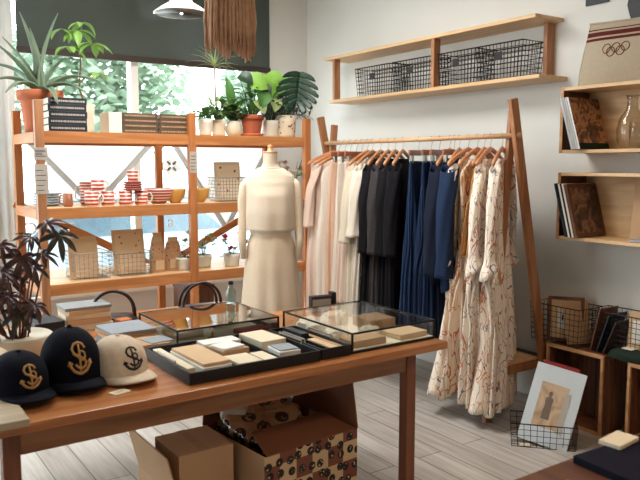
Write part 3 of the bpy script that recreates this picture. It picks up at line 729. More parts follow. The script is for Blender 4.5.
def card(name, lb, cat, loc, wd, ht, th, mat, rz=0, tilt=.2, group=None, art=None, artm=.12, frame=None):
    """upright card, print or book leaning back; its face looks along -y before turning"""
    t = thing(name, lb, cat, loc, group=group, rot=(-tilt, 0, rz))
    obj('board', B().box(-wd / 2, wd / 2, 0, th, 0, ht), mat, t, bevel=.001)
    if art: obj('picture', B().box(-wd / 2 + wd * artm, wd / 2 - wd * artm, -.0012, 0, ht * artm, ht * (1 - artm)), art, t)
    if frame:
        f = .018
        obj('frame', B().box(-wd / 2 - .002, wd / 2 + .002, -.008, th + .002, 0, f).box(-wd / 2 - .002, wd / 2 + .002, -.008, th + .002, ht - f, ht + .002).box(-wd / 2 - .002, -wd / 2 + f, -.008, th + .002, f, ht - f).box(wd / 2 - f, wd / 2 + .002, -.008, th + .002, f, ht - f), frame, t, bevel=.001)
    return t
wire_basket('pale wire basket on the middle shelf holding a flower print', (2.41, 4.68, mz), .25, .2, .17, .1, 'wire_pale', .025)
card('art_print', 'cream print of red flowers standing in the pale basket by the dress form', 'print', (2.415, 4.70, mz + .006), .21, .28, .006, 'paper_cream', tilt=.1, art='flower_print', artm=.08)
# ---- low shelf
lz = .756
wire_basket('pale wire basket on the low shelf behind the dark red plant', (1.37, 4.70, lz), .24, .24, .17, .08, 'wire_pale', .03)
for k, (mt, hh) in enumerate((('kraft', .24), ('paper_white', .21), ('kraft', .26))):
    card('paper_card', ['kraft card at the front of the wire basket behind the red plant', 'white card in the middle of the wire basket behind the red plant', 'tall kraft card at the back of the wire basket behind the red plant'][k], 'card',
         (1.33 + k * .012, 4.64 + k * .05, lz + .006), .19, hh, .004, mt, tilt=.12, group='cards in the low wire basket')
wire_basket('pale wire basket on the low shelf holding printed kraft cards', (1.66, 4.70, lz), .24, .24, .15, .08, 'wire_pale', .03)
card('paper_card', 'large printed kraft card leaning in its wire basket on the low shelf', 'card', (1.645, 4.66, lz + .006), .225, .3, .006, 'kraft', rz=.05, tilt=.16, art='kraft_print', artm=.09)
card('paper_card', 'plain kraft card standing behind the large printed one', 'card', (1.68, 4.76, lz + .006), .17, .25, .004, 'kraft', tilt=.1)
def pouch(lb, x, y, z, wd, ht, rz):
    t = thing('paper_pouch', lb, 'pouch', (x, y, z), rz, 'paper pouches on the low shelf')
    def body(u, v):
        a = u * 2 * PI; th = .035 * (1 - v) ** .7 + .004; sx_ = wd / 2 * (1 - .25 * max(0, v - .75) * 4 * (v > .75))
        return (sx_ * math.cos(a), th * math.sin(a), v * ht)
    obj('bag', B().grid(body, 33, 12), 'pouch_print', t, smooth=True)
    obj('folded_top', B().box(-wd * .3, wd * .3, -.01, .01, ht - .004, ht + .03), 'kraft', t, bevel=.004)
    obj('label', B().box(-wd * .28, wd * .28, -.0385, -.034, ht * .1, ht * .4), 'kraft', t)
pouch('patterned paper pouch, left of the two on the low shelf', 1.835, 4.66, lz, .115, .21, .1); pouch('patterned paper pouch, right of the two on the low shelf', 1.958, 4.68, lz, .115, .205, -.1)
pouch('short patterned pouch behind the gap of the two paper pouches', 1.89, 4.80, lz, .1, .23, 0)
def flowers(lb, x, y, z, seed, cols, spread, hgt, n):
    t = thing('flower_pot', lb, 'flowers', (x, y, z), group='flowering plants on the shelves'); t.scale = (1.3, 1.3, 1.3)
    obj('pot', B().lathe(potprof(.04, .05, .07), 20), 'glaze_white', t, smooth=True)
    rnd = random.Random(seed)
    for k in range(n):
        a = rnd.uniform(0, 2 * PI); q = Vector((spread * rnd.uniform(.2, 1) * math.cos(a), spread * .5 * math.sin(a), hgt * rnd.uniform(.6, 1.1)))
        b = B().tube([(0, 0, .05), q * .6 + Vector((0, 0, .03)), q], .0015, 4); leaf(b, q * .8, q * .8 + Vector((math.cos(a), math.sin(a), .2)) * .05, .025, nu=4, nv=5)
        obj('stem', b, 'mid_leaf', t, smooth=True)
        b = B()
        if k % 2 == 0:
            for j in range(7):
                c = j * .9; leaf(b, q, q + Vector((math.cos(c) * .026, math.sin(c) * .026, .012 + .01 * (j % 2))), .022, nu=4, nv=5)
            obj('blossom', b, cols[(k // 2) % len(cols)], t, smooth=True)
flowers('pink-flowered little plant beside the paper pouches', 2.03, 4.66, lz, 3, ['pink', 'pink'], .06, .1, 6)
flowers('bright red flower among thin green stems on the low shelf', 2.40, 4.64, lz, 5, ['red_flower', 'red_flower', 'white_flower'], .1, .16, 12)
flowers('green-stemmed plant with pale blossoms right of the middle post', 2.20, 4.70, lz, 8, ['white_flower', 'pale_leaf'], .12, .18, 12)
flowers('trailing plant with pale flowers right of the dress form', 2.90, 4.60, mz, 12, ['white_flower', 'pink'], .11, .22, 16)
flowers('flowering plant on the low shelf behind the rack end', 2.80, 4.68, lz, 14, ['red_flower', 'white_flower'], .1, .2, 12)
bx = thing('storage_box', 'dark storage box on the bottom shelf beside the middle post', 'box', (2.19, 4.88, .2805))
obj('box', B().box(-.1, .13, -.1, .12, 0, .30), 'walnut_z', bx, bevel=.003); obj('lid', B().box(-.105, .135, -.105, .125, .3, .33), 'walnut_y', bx, bevel=.003)

# ------------------------------------------------------------------ dress form and its clothes
FX, FY, FR = 2.21, 3.75, -.50
df = thing('dress_form', 'cream cloth-covered dress form on a stand by the window shelf', 'mannequin', (FX, FY, 0), FR)
tab = [(.78, .165, .115), (.86, .17, .12), (.95, .158, .11), (1.06, .125, .092), (1.14, .13, .1), (1.25, .152, .118), (1.33, .16, .108), (1.40, .172, .085), (1.44, .155, .072), (1.465, .11, .06), (1.485, .062, .055), (1.51, .05, .052), (1.565, .05, .052)]
def ringgrid(fn_tab, n, nz_, extra=None):
    b = B(); z0, z1 = fn_tab[0][0], fn_tab[-1][0]
    def fn(u, v):
        z = lerp(z0, z1, v); a, c = ip(fn_tab, z); th = u * 2 * PI
        x, y = a * math.cos(th), c * math.sin(th)
        return extra(x, y, z, th) if extra else (x, y, z)
    b.grid(fn, n + 1, nz_); return b
b = ringgrid(tab, 40, 40); b.poly([(.165 * math.cos(k * PI / 20), .115 * math.sin(k * PI / 20), .78) for k in range(40)])
obj('torso', b, 'form_cover', df, smooth=True)
obj('neck_cap', B().lathe([(0, 1.565), (.052, 1.565), (.052, 1.576), (.02, 1.58), (.016, 1.60), (.02, 1.612), (0, 1.618)], 20, sy=1.0), 'hanger_wood', df, smooth=True)
for s in (-1, 1):
    obj('arm', B().tube([(s * .155, 0, 1.40), (s * .182, .0, 1.37), (s * .196, .0, 1.28), (s * .198, -.005, 1.16), (s * .205, -.03, 1.05), (s * .192, -.055, .93)], [.026, .036, .038, .034, .030, .024], 14), 'form_cover', df, smooth=True)
obj('pole', B().tube([(0, 0, .04), (0, 0, .78)], .014, 12), 'black_metal', df, smooth=True)
obj('base', B().lathe([(0, 0), (.17, 0), (.17, .012), (.05, .03), (.02, .05), (0, .05)], 28), 'black_metal', df, smooth=True)
rnd = random.Random(2)
def fold(amp, k, ph, z0, z1):
    def f(x, y, z, th):
        q = amp * (1 - (z - z0) / (z1 - z0)) ** 1.2 if z < z1 else 0
        s = 1 + q * math.sin(k * th + ph + 1.5 * z) + q * .5 * math.sin((k + 4) * th + 2 * ph)
        return (x * s, y * s, z)
    return f
bt = thing('blouse', 'boxy sleeveless cream linen blouse worn by the dress form', 'blouse', (FX, FY, 0), FR)
b = ringgrid([(1.10, .172, .132), (1.2, .176, .135), (1.3, .172, .125), (1.38, .178, .098), (1.425, .168, .082), (1.455, .125, .072), (1.475, .085, .066)], 48, 34, fold(.04, 7, .4, 1.1, 1.45))
obj('body', b, 'linen_cream', bt, smooth=True, solid=.003)
obj('neck_band', B().tube([(.085 * math.cos(k * PI / 16), .066 * math.sin(k * PI / 16), 1.476) for k in range(32)], .004, 6, closed=True), 'linen_cream', bt, smooth=True)
sk = thing('skirt', 'long cream linen skirt worn by the dress form', 'skirt', (FX, FY, 0), FR)
b = ringgrid([(.33, .222, .17), (.45, .216, .165), (.65, .208, .155), (.85, .19, .14), (1.0, .168, .125), (1.09, .14, .108), (1.125, .14, .108)], 72, 34, fold(.07, 9, 1.1, .3, 1.15))
obj('body', b, 'linen_skirt', sk, smooth=True, solid=.003)
obj('waistband', ringgrid([(1.085, .146, .114), (1.128, .146, .114)], 40, 3), 'linen_cream', sk, smooth=True, solid=.004)
for o_ in (df, bt, sk): o_.scale = (.86, .92, 1)

# ------------------------------------------------------------------ clothes rack
RX = 3.15
rk = thing('clothes_rack', 'wooden A-frame clothes rack with a rod, standing along the white wall', 'clothes rack', (RX, 2.69, 0))
RL = 1.87
for y, sgn in ((-.0, 1), (RL, -1)):
    obj('leg', B().beam((-.075, y + sgn * .065, 0), (.075, y + sgn * .065, 1.80), .05, .028, up=(0, 1, 0)), 'rack_z', rk, bevel=.003)
    obj('leg', B().beam((.40, y - sgn * .005, 0), (-.01, y - sgn * .005, 1.86), .058, .028, up=(0, 1, 0)), 'rack_z', rk, bevel=.003)
    obj('cross_bar', B().beam((-.045, y + sgn * .03, .30), (.33, y + sgn * .03, .30), .03, .05), 'rack_z', rk, bevel=.003)
RZ = 1.66
obj('rod', B().tube([(0.03, -.03, RZ), (0.03, RL + .02, RZ)], .015, 14), 'rack_y', rk, smooth=True)
obj('low_shelf', B().box(-.03, .30, .02, RL - .02, .3265, .3465), 'rack_y', rk, bevel=.003)
RODX = RX + .03

def hanger(y, rz, lb, mat='hanger_wood', clip=False, group='wooden hangers on the rod'):
    t = thing('clip_hanger' if clip else 'coat_hanger', lb, 'hanger', (RODX, y, RZ), rz, group)
    hk = [(.0185 * math.cos(a), 0, .0185 * math.sin(a)) for a in [math.radians(v) for v in range(-20, 201, 20)]]
    hk = hk[::-1] if False else hk
    pts = hk[::-1] + []
    # runs over the rod and drops from its far side to the body
    pts = [(-.0185 * math.cos(math.radians(v)), 0, .0185 * math.sin(math.radians(v))) for v in range(-30, 181, 15)] + [(.016, 0, -.02), (.004, 0, -.04), (0, 0, -.075)]
    obj('hook', B().tube(pts, .0018, 6), 'steel', t, smooth=True)
    if clip:
        obj('hanger_bar', B().box(-.17, .17, -.008, .008, -.105, -.07), mat, t, bevel=.003)
        for s in (-1, 1): obj('clip', B().box(s * .13 - .012, s * .13 + .012, -.011, .011, -.15, -.10), 'steel', t, bevel=.002)
    else:
        arm = []
        for k in range(-10, 11):
            a = k / 10; arm.append((a * .205, -.012 * abs(a), -.072 - .085 * abs(a) ** 1.25))
        b = B()
        def fn(u, v):
            i = u * 20; k = min(19, int(i)); p = Vector(arm[k]).lerp(Vector(arm[k + 1]), i - k); th = v * 2 * PI
            return (p.x, p.y + .011 * math.cos(th), p.z + .015 * math.sin(th))
        b.grid(fn, 41, 13)
        b.poly([fn(0, k / 12) for k in range(12)]); b.poly([fn(1, k / 12) for k in range(12)])
        obj('hanger_body', b, mat, t, smooth=True)
    return t
def garment(name, cat, lb, y, rz, tab, mat, seed, group=None, folds=9, amp=.012, sleeve=None, extra=None, drift=.8, dx=0.0):
    """a hanging garment: rings of (z, half width, half thickness); folds deepen downwards"""
    t = thing(name, lb, cat, (RODX + dx, y, 0), rz, group); rnd = random.Random(seed)
    ph = rnd.uniform(0, 6); ph2 = rnd.uniform(0, 6)
    z0, z1 = tab[0][0], tab[-1][0]; b = B(); nu, nv = 120, 46
    def fn(u, v):
        z = lerp(z0, z1, v); hw, ht = ip(tab, z); th = u * 2 * PI; c, s = math.cos(th), math.sin(th)
        x = hw * math.copysign(abs(c) ** .85, c); yy = ht * math.copysign(abs(s) ** .75, s)
        d = (z1 - z) / (z1 - z0); q = amp * min(1, d * 2.2) * (.4 + .9 * d)
        w_ = math.sin(folds * x / max(.2, hw) * 1.4 * 1.6 + ph + drift * math.sin(3 * z + ph2)) * .65 + math.sin((folds * .55) * x / max(.2, hw) * 2 + ph2 - 1.5 * drift * z) * .5
        yy += q * w_ * (1 if s > 0 else .9) ; x += q * .8 * math.sin(4 * z + ph) + q * .6 * c * math.sin(folds * s * 2 + ph)
        return (x, yy, z + .012 * d * math.sin(5 * th + ph))
    b.grid(fn, nu + 1, nv)
    obj('body', b, mat, t, smooth=True, solid=.003)
    if sleeve:
        L_, r0, r1, flare = sleeve
        zs = tab[-1][0] - .085; hw = max(v[1] for v in tab if v[0] > zs - .08) - .015
        for s in (-1, 1):
            b = B()
            def sf(u, v, s=s):
                th = u * 2 * PI; r_ = lerp(r0, r1, v) if v < .85 else lerp(lerp(r0, r1, .85), flare, (v - .85) / .15)
                w_ = 1 + .12 * math.sin(5 * th + 6 * v + ph)
                cx = s * (hw + .05 * math.sin(min(1, v * 2.2) * PI / 2) + .02 * v); cz = zs - L_ * v + (.03 if v == 0 else 0)
                return (cx + r_ * w_ * math.cos(th) * .75, -.01 + r_ * w_ * .85 * math.sin(th), cz + .03 * math.cos(th) * s * (-1) * (1 - v) + (.045 * math.cos(th + .8) * (v - .85) / .15 if v > .85 and flare > r1 * 1.4 else 0))
            b.grid(sf, 21, 22)
            obj('sleeve', b, mat, t, smooth=True, solid=.003)
    if extra: extra(t, fn)
    return t
def RY(px):  # where along the rod a hook stands, from its bearing
    return RODX / math.tan(math.radians(34.5) + math.atan((px - 320) / 710))
blouse_tab = lambda zb, w=.2, wb=.22, th=.035: [(zb, wb, th * 1.5), (zb + .3, wb * .98, th * 1.4), (1.25, w * .98, th * 1.1), (1.40, w, th), (1.455, w * .93, th * .8), (1.50, w * .62, th * .65), (1.535, .075, .028)]
skirt_tab = lambda zb, w=.17, wb=.23, th=.035: [(zb, wb, th * 1.6), (zb + .4, wb * .95, th * 1.4), (1.2, w * 1.08, th), (1.46, w, .02), (1.52, w * .97, .012)]
dress_tab = lambda zb, w=.17, th=.032, wh=.23: [(zb, wh, th * 2.2), (zb + .3, lerp(wh, .165, .4), th * 1.8), (.75, lerp(wh, .165, .8), th * 1.3), (1.0, .135, th * .9), (1.1, .135, th * .85), (1.3, .155, th * .9), (1.42, w, th * .7), (1.47, w * .9, th * .6), (1.505, w * .55, th * .5), (1.53, .07, .025)]

# pale clothes at the window end
pale = [(333, 'embroidered', .3, 'sheer pale dress embroidered with flowers at the window end of the rack', 'dress', None), (338.5, 'blush', .42, 'blush pink blouse-dress hanging next after the embroidered dress', 'dress', (.42, .05, .045, .05)),
        (344.5, 'ivory', .5, 'ivory dress, third from the window end of the rack', 'dress', None), (350, 'peach', .45, 'peach dress in the middle of the pale clothes', 'dress', None),
        (356, 'ivory', .4, 'ivory dress beside the peach one, on its near side', 'dress', None), (361.5, 'blush', .5, 'blush dress, third pale garment from the black clothes', 'dress', None),
        (367, 'ecru', .35, 'ecru dress, second pale garment from the black clothes', 'dress', (.5, .05, .05, .055)), (372, 'ivory', .38, 'long cream dress with gathered waist next to the black clothes', 'dress', (.45, .05, .05, .06))]
for i, (px, mt, zb, lb, cat, slv) in enumerate(pale):
    rz = -.35 + .095 * i; y = RY(px); clip = i in (3, 4, 5)
    nm = ['sheer flowered dress', 'blush blouse-dress', 'ivory dress third from the window end', 'peach dress', 'ivory dress beside the peach one', 'blush dress near the middle', 'ecru dress', 'cream gathered dress'][i]
    hanger(y, rz, ('brown clip hanger' if clip else 'pale wooden hanger') + ' holding the ' + nm, 'hanger_brown' if clip else 'hanger_wood', clip)
    garment('dress', cat, lb, y, rz, skirt_tab(zb, .17, .22) if clip else blouse_tab(zb, .19, .24), mt, 20 + i, 'pale dresses on the rack', sleeve=slv, amp=.014)
# black and grey
for i, (px, mt, zb, lb, nm) in enumerate(((380, 'black_cloth', .35, 'black long-sleeved dress, first black garment after the pale ones', 'first black dress'), (387.5, 'charcoal', .40, 'charcoal grey long-sleeved dress between the black ones', 'charcoal dress'),
                                     (394.5, 'black_cloth', .36, 'black dress hanging just past the charcoal grey one', 'second black dress'), (402, 'black_cloth', .32, 'black dress next to the blue trousers', 'third black dress'))):
    rz = .42 + .03 * i; y = RY(px)
    hanger(y, rz, 'wooden hanger holding the ' + nm)
    garment('dress', 'dress', lb, y, rz, blouse_tab(zb, .19, .22, .04), mt, 40 + i, 'black and grey dresses on the rack', sleeve=(.55, .055, .05, .052), amp=.013)
# blue skirts on clip hangers
for i, (px, mt, lb, nm) in enumerate(((418, 'denim_blue', 'long blue skirt on a clip hanger, nearest the black dresses', 'first long blue skirt'), (430.5, 'navy', 'long blue skirt on a clip hanger, middle of the three', 'middle long blue skirt'), (438.5, 'denim_blue', 'long blue skirt on a clip hanger, next to the navy coats', 'third long blue skirt'))):
    rz = .48; y = RY(px)
    hanger(y, rz, 'brown wooden clip hanger holding the ' + nm, 'hanger_brown', True)
    garment('skirt', 'skirt', lb, y, rz, skirt_tab(.37, .155, .21, .038), mt, 50 + i, 'blue skirts on the rack', folds=11, amp=.02)
# navy coats
for i, (px, mt, lb, nm, zb) in enumerate(((448.6, 'navy_dark', 'dark navy jacket, nearer the blue skirts', 'dark navy jacket', .78), (458, 'navy', 'blue-navy jacket with long sleeves beside the printed dresses', 'blue-navy jacket', .74))):
    rz = .38 + .06 * i; y = RY(px)
    hanger(y, rz, 'wooden hanger holding the ' + nm)
    garment('jacket', 'jacket', lb, y, rz, [(zb, .215, .06), (1.0, .21, .055), (1.25, .2, .05), (1.40, .2, .045), (1.455, .185, .04), (1.50, .12, .035), (1.535, .07, .03)], mt, 60 + i, 'navy jackets on the rack', folds=5, amp=.008, sleeve=(.62, .062, .058, .062))
garment('skirt', 'skirt', 'dark navy skirt hanging behind the blue-navy jacket', RY(453), .4, skirt_tab(.38, .14, .18, .026), 'navy_dark', 66, 'blue skirts on the rack', folds=9, amp=.016)
hanger(RY(453), .4, 'brown clip hanger holding the dark navy skirt between the jackets', 'hanger_brown', True)
# printed dresses
for i, (px, mt, lb, nm, zb, slv) in enumerate(((467, 'print_dress', 'cream dress with red and blue line print beside the navy jackets', 'first printed dress', .13, (.55, .036, .03, .055)),
                                           (476, 'print_dress_rust', 'rust-toned line-print dress behind the tan wrap', 'rust-toned print dress', .14, None),
                                           (483, 'tan_gold', 'tan gold top hanging among the printed dresses', 'tan gold top', .98, None),
                                           (489, 'print_dress', 'cream line-print dress in front of the tan gold top', 'second printed dress', .11, (.55, .036, .03, .055)),
                                           (500.5, 'print_dress', 'cream line-print dress at the near end of the rack', 'printed dress at the rack end', .09, (.55, .036, .03, .06)))):
    rz = (.15, .2, .4, .32, .45)[i]; y = RY(px)
    hanger(y, rz, 'wooden hanger holding the ' + nm)
    garment('top' if mt == 'tan_gold' else 'dress', 'top' if mt == 'tan_gold' else 'dress', lb, y, rz, blouse_tab(zb, .16, .17, .03) if mt == 'tan_gold' else dress_tab(zb, wh=(.31, .27, 0, .26, .235)[i]), mt, 70 + i, 'printed dresses on the rack', folds=9, amp=.034, sleeve=slv, drift=.25)

# ------------------------------------------------------------------ wall shelf with wire baskets
ws = thing('wall_shelf', 'long two-board wooden shelf fixed high on the white wall', 'shelf', (R, 2.79, 2.0))
obj('board', B().box(-.26, -.001, .0, 2.16, .352, .375), 'ply_y', ws, bevel=.003)
obj('board', B().box(-.26, -.001, -.04, 2.09, 0, .025), 'ply_y', ws, bevel=.003)
for y in (.06, .855, 2.02): obj('support', B().box(*((-.07, -.001) if y == .06 else (-.25, -.19)), y, y + .03, .0255, .3515), 'rack_z', ws, bevel=.002)
obj('bracket', B().box(-.012, -.001, .0 + .13, .15, .03, .07), 'steel', ws)
for i, (y, ln, lb) in enumerate(((4.34, .42, 'black wire basket at the far left end of the wall shelf'), (3.90, .40, 'black wire basket left of the middle support of the wall shelf'), (3.452, .34, 'black wire basket right of the middle support of the wall shelf'), (3.086, .38, 'black wire basket at the right end of the wall shelf'))):
    wire_basket(lb, (R - .135, y, 2.0255), ln, .20, .215, .1, 'wire_black', .03, PI / 2 * -1, 'wire baskets on the wall shelf', True, .0023)

# ------------------------------------------------------------------ open box shelves on the right wall
def boxshelf(lb, z0, z1):
    t = thing('box_shelf', lb, 'shelf', (R, 2.60, z0))
    x0 = -.25; y0 = -1.15; h = z1 - z0
    obj('bottom_board', B().box(x0, -.001, y0, 0, 0, .018), 'ply_y', t, bevel=.001); obj('top_board', B().box(x0, -.001, y0, 0, h - .018, h), 'ply_y', t, bevel=.001)
    obj('side_board', B().box(x0, -.001, -.018, 0, .018, h - .018), 'walnut_z', t, bevel=.001); obj('side_board', B().box(x0, -.001, y0, y0 + .018, .018, h - .018), 'walnut_z', t, bevel=.001)  # dark walnut instead of ply puts the inner shade into the side boards
    obj('back_board', B().box(-.012, -.001, y0 + .018, -.018, .018, h - .018), 'ply_y', t)
    obj('edge_strip', B().box(x0 - .004, x0, -.018, 0, 0, h), 'crate_edge', t)
    return t
boxshelf('wall-hung open box shelf, upper of the two', 1.562, 1.93); s2 = boxshelf('wall-hung open box shelf, lower of the two', 1.07, 1.452)
obj('bracket', B().box(-.10, -.001, -.47, -.44, -.04, 0), 'black_metal', s2)
RB = PI / 2  # things that face into the room from the right wall: local -y becomes -x ... turned by -90 degrees
def lean(name, lb, cat, y, z, wd, ht, th, mat, tilt, yaw=0, group=None, art=None, artm=.1, frame=None, x=3.53):
    return card(name, lb, cat, (x, y, z), wd, ht, th, mat, rz=-PI / 2 + yaw, tilt=tilt, group=group, art=art, artm=artm, frame=frame)
# records that lean along the wall: spines towards the room
def record(lb, y, z, ht, th, mat, ang, group, dp=.26, art=None, sp=None):
    t = thing('record_sleeve', lb, 'record', (R - .29, y, z), group=group, rot=(ang, 0, 0))
    obj('sleeve', B().box(0, dp, -th, 0, 0, ht), mat, t, bevel=.0008)
    if sp: obj('spine', B().box(-.0012, 0, -th, 0, 0, ht), sp, t)
    if art: obj('cover_picture', B().box(.0, dp - .0, -th - .0012, -th, .0, ht), art, t)
    return t
for k, (mt, sp) in enumerate((('plate_grey', 'plate_grey'), ('book_blue', 'notice_grey'), ('paper_white', 'plate_grey'))):
    record(['grey record sleeve against the end of the upper box shelf', 'blue-grey record sleeve, second in the upper box shelf', 'white-edged record sleeve behind the picture cover in the upper box shelf'][k], 2.492 - k * .016, 1.5815, .3, .013, mt, -.30, 'record sleeves in the upper box shelf', sp=sp)
t = record('record with a brown figure painting on its cover in the upper box shelf', 2.443, 1.5815, .30, .008, 'cardboard_in', -.30, 'record sleeves in the upper box shelf', dp=.272, art='cover_art', sp='paper_white')
obj('label_strip', B().box(0, .272, -.0105, -.0093, .0, .035), 'green_cloth', t)
for k, mt in enumerate(('book_black', 'green_cloth', 'paper_white', 'book_black', 'pages')):
    record(['black record sleeve against the end of the lower box shelf', 'dark green record sleeve, second in the lower box shelf', 'white record sleeve, third in the lower box shelf', 'black record sleeve, fourth in the lower box shelf', 'cream-edged record sleeve behind the wood frame in the lower box shelf'][k], 2.515 - k * .0125, 1.0895, .31, .0105, mt, -.27, 'record sleeves in the lower box shelf', sp=mt)
t = record('dark picture of two figures in a brown wood frame in the lower box shelf', 2.452, 1.0895, .305, .012, 'walnut_z', -.27, 'record sleeves in the lower box shelf', dp=.272, sp='walnut_z')
t['category'] = 'picture'; t.name = 'framed_picture'; del t['group']
obj('frame', B().box(0, .272, -.020, -.0125, 0, .02).box(0, .272, -.020, -.0125, .285, .305).box(0, .02, -.020, -.0125, .02, .285).box(.252, .272, -.020, -.0125, .02, .285), 'walnut_z', t)
obj('picture', B().box(.02, .252, -.0145, -.0125, .02, .285), 'cover_art_dark', t)
card('panel_print', 'plain beige board leaning at the back of the lower box shelf', 'board', (3.60, 2.05, 1.0895), .34, .31, .006, 'cardboard', rz=-PI / 2 + .15, tilt=.12)
# glass carafe and tumbler
ca = thing('carafe', 'round glass carafe with a narrow neck in the upper box shelf', 'carafe', (3.57, 2.235, 1.581))
obj('body', B().lathe([(0, 0), (.055, 0), (.075, .05), (.078, .1), (.066, .16), (.03, .215), (.026, .26), (.034, .285), (.031, .285), (.023, .258), (.027, .215), (.062, .16), (.074, .1), (.07, .05), (.05, .005), (0, .005)], 32), 'amber_glass', ca, smooth=True)
obj('lip', B().tube([(.033 * math.cos(k * PI / 12), .033 * math.sin(k * PI / 12), .285) for k in range(24)], .0025, 6, closed=True), 'amber_glass', ca, smooth=True)
tag(obj('glass_tumbler', B().lathe([(0, 0), (.034, 0), (.04, .14), (.037, .14), (.031, .008), (0, .008)], 28), 'clear_glass', smooth=True, loc=(3.49, 2.155, 1.581)), 'tall clear glass in front of the carafe', 'glass')
tag(obj('notebook', B().box(3.47, 3.62, 1.86, 2.16, 1.0895, 1.103), 'book_grey', bevel=.001), 'thin grey notebook lying flat in the lower box shelf', 'notebook')

# linen bag with stripes and rings on the upper box shelf
pl = thing('linen_pouch', 'beige linen bag with maroon stripes and five linked rings on the upper box shelf', 'bag', (3.56, 2.24, 1.9305), -PI / 2 + .1, rot=(-.10, 0, -PI / 2 + .12))
PW, PH = .31, .335
def pil(u, v, sd=1):
    x = (u - .5) * 2; z = v
    th = .062 * (1 - abs(x) ** 3) * math.sin(PI * min(1, z * .9 + .06)) ** .6
    wv = PW * (1.0 - .12 * z + .02 * math.sin(z * 5)); return Vector((x * wv, -sd * th, z * PH + .012 * x * x * (z > .5)))
b = B().grid(lambda u, v: pil(u, v, 1), 24, 20); b.grid(lambda u, v: pil(1 - u, v, -1), 24, 20)
obj('bag', b, 'pillow_linen', pl, smooth=True)
for v0, v1 in ((.70, .745), (.775, .85), (.88, .90)):
    obj('stripe', B().grid(lambda u, v: pil(u, lerp(v0, v1, v)) + Vector((0, -.0015, 0)), 24, 4), 'stripe_maroon', pl, smooth=True)
for cx, cz in ((-.045, .47), (0, .475), (.045, .48), (-.0225, .415), (.0225, .42)):
    pts = []
    for k in range(28):
        a = k * 2 * PI / 28; x = -.08 + cx * 1.25 + .024 * math.cos(a); z = cz * PH + .028 + .024 * math.sin(a)
        pts.append(pil(x / (2 * PW) + .5, z / PH) + Vector((0, -.0018, 0)))
    obj('ring', B().tube(pts, .0022, 6, closed=True), 'ring_brown', pl, smooth=True)
obj('seam', B().tube([pil(k / 20, 1.0) + Vector((0, 0, .002)) for k in range(21)], .006, 6), 'pillow_linen', pl, smooth=True)
# black striped bag on a hook above
dv = thing('shoulder_bag', 'black bag with grey stripes hanging on the wall above the linen bag', 'bag', (R - .004, 2.13, 2.15))
out_ = [(.19 * math.copysign(abs(math.cos(a)) ** .75, math.cos(a)), .16 + .17 * math.copysign(abs(math.sin(a)) ** .7, math.sin(a))) for a in [k * PI / 20 for k in range(40)]]
obj('body', B().prism([(-.085, y * (.62 + .38 * min(1, z / .2)), z) for y, z in out_], (.084, 0, 0)), 'black_tray', dv)
for k in (-1, 0, 1): obj('stripe', B().beam((-.0865, .075 * k, .04), (-.0865, .095 * k, .31), .006, .012, up=(1, 0, 0)), 'notice_grey', dv)
obj('strap', B().tube([(-.03, -.12, .31), (-.02, -.03, .52), (-.012, 0, .56), (-.02, .03, .52), (-.03, .12, .31)], .006, 6), 'black_tray', dv, smooth=True)
obj('hook', B().tube([(.003, 0, .545), (-.03, 0, .545), (-.034, 0, .575)], .004, 6), 'steel', dv)
wp = card('wall_picture', 'small dark picture high on the wall above the upper box shelf', 'picture', (R - .012, 2.56, 2.415), .15, .2, .01, 'book_black', rz=-PI / 2, tilt=0, art='notice_grey', artm=.2)

# ------------------------------------------------------------------ crates, baskets and print on the right
def crate(lb, y1, y0):
    t = thing('wooden_crate', lb, 'crate', (3.42, y0, 0), group='wooden crates by the wall')
    d, wd, h = .235, y1 - y0, .44
    b = B()
    for k in range(6):
        a = wd * k / 6
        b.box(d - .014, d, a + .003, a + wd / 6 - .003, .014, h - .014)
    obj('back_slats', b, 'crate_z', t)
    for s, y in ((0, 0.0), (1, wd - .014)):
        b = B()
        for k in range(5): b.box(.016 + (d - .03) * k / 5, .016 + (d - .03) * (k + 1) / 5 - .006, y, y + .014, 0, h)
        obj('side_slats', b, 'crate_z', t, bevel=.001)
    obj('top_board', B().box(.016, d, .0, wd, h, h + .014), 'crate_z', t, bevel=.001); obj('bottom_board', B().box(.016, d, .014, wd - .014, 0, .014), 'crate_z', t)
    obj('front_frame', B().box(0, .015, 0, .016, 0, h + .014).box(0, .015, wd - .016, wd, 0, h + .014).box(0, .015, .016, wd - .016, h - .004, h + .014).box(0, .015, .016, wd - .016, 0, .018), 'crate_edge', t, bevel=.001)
    return t
crate('wooden crate on its side under the wire basket with the framed kraft picture', 2.62, 2.245); crate('wooden crate on its side at the right edge, under the cloth pile', 2.10, 1.70)
CZ = .4545
wire_basket('black wire basket on the crates holding the framed kraft picture', (3.55, 2.59, CZ), .34, .22, .22, .06, 'wire_black', .03, -PI / 2, 'wire baskets on the crates', r=.0017)
wire_basket('black wire basket on the crates holding the kraft-backed white card', (3.575, 2.20, CZ), .38, .19, .23, .06, 'wire_black', .03, -PI / 2, 'wire baskets on the crates', r=.0017)
t = card('framed_picture', 'brown framed kraft picture with a white label standing in the left crate basket', 'picture', (3.52, 2.57, CZ + .005), .2, .26, .012, 'kraft', rz=-1.0, tilt=.2, frame='walnut_z')
obj('label', B().box(-.045, .045, -.0015, 0, .07, .19), 'paper_white', t); obj('printed_mark', B().box(-.02, -.012, -.0025, -.0015, .12, .155).box(.012, .02, -.0025, -.0015, .12, .155).box(-.02, .02, -.0025, -.0015, .14, .147), 'charcoal', t)
card('envelope', 'brown envelope leaning beside the framed kraft picture', 'envelope', (3.54, 2.475, CZ + .005), .17, .25, .004, 'book_tan', rz=-.35, tilt=.28)
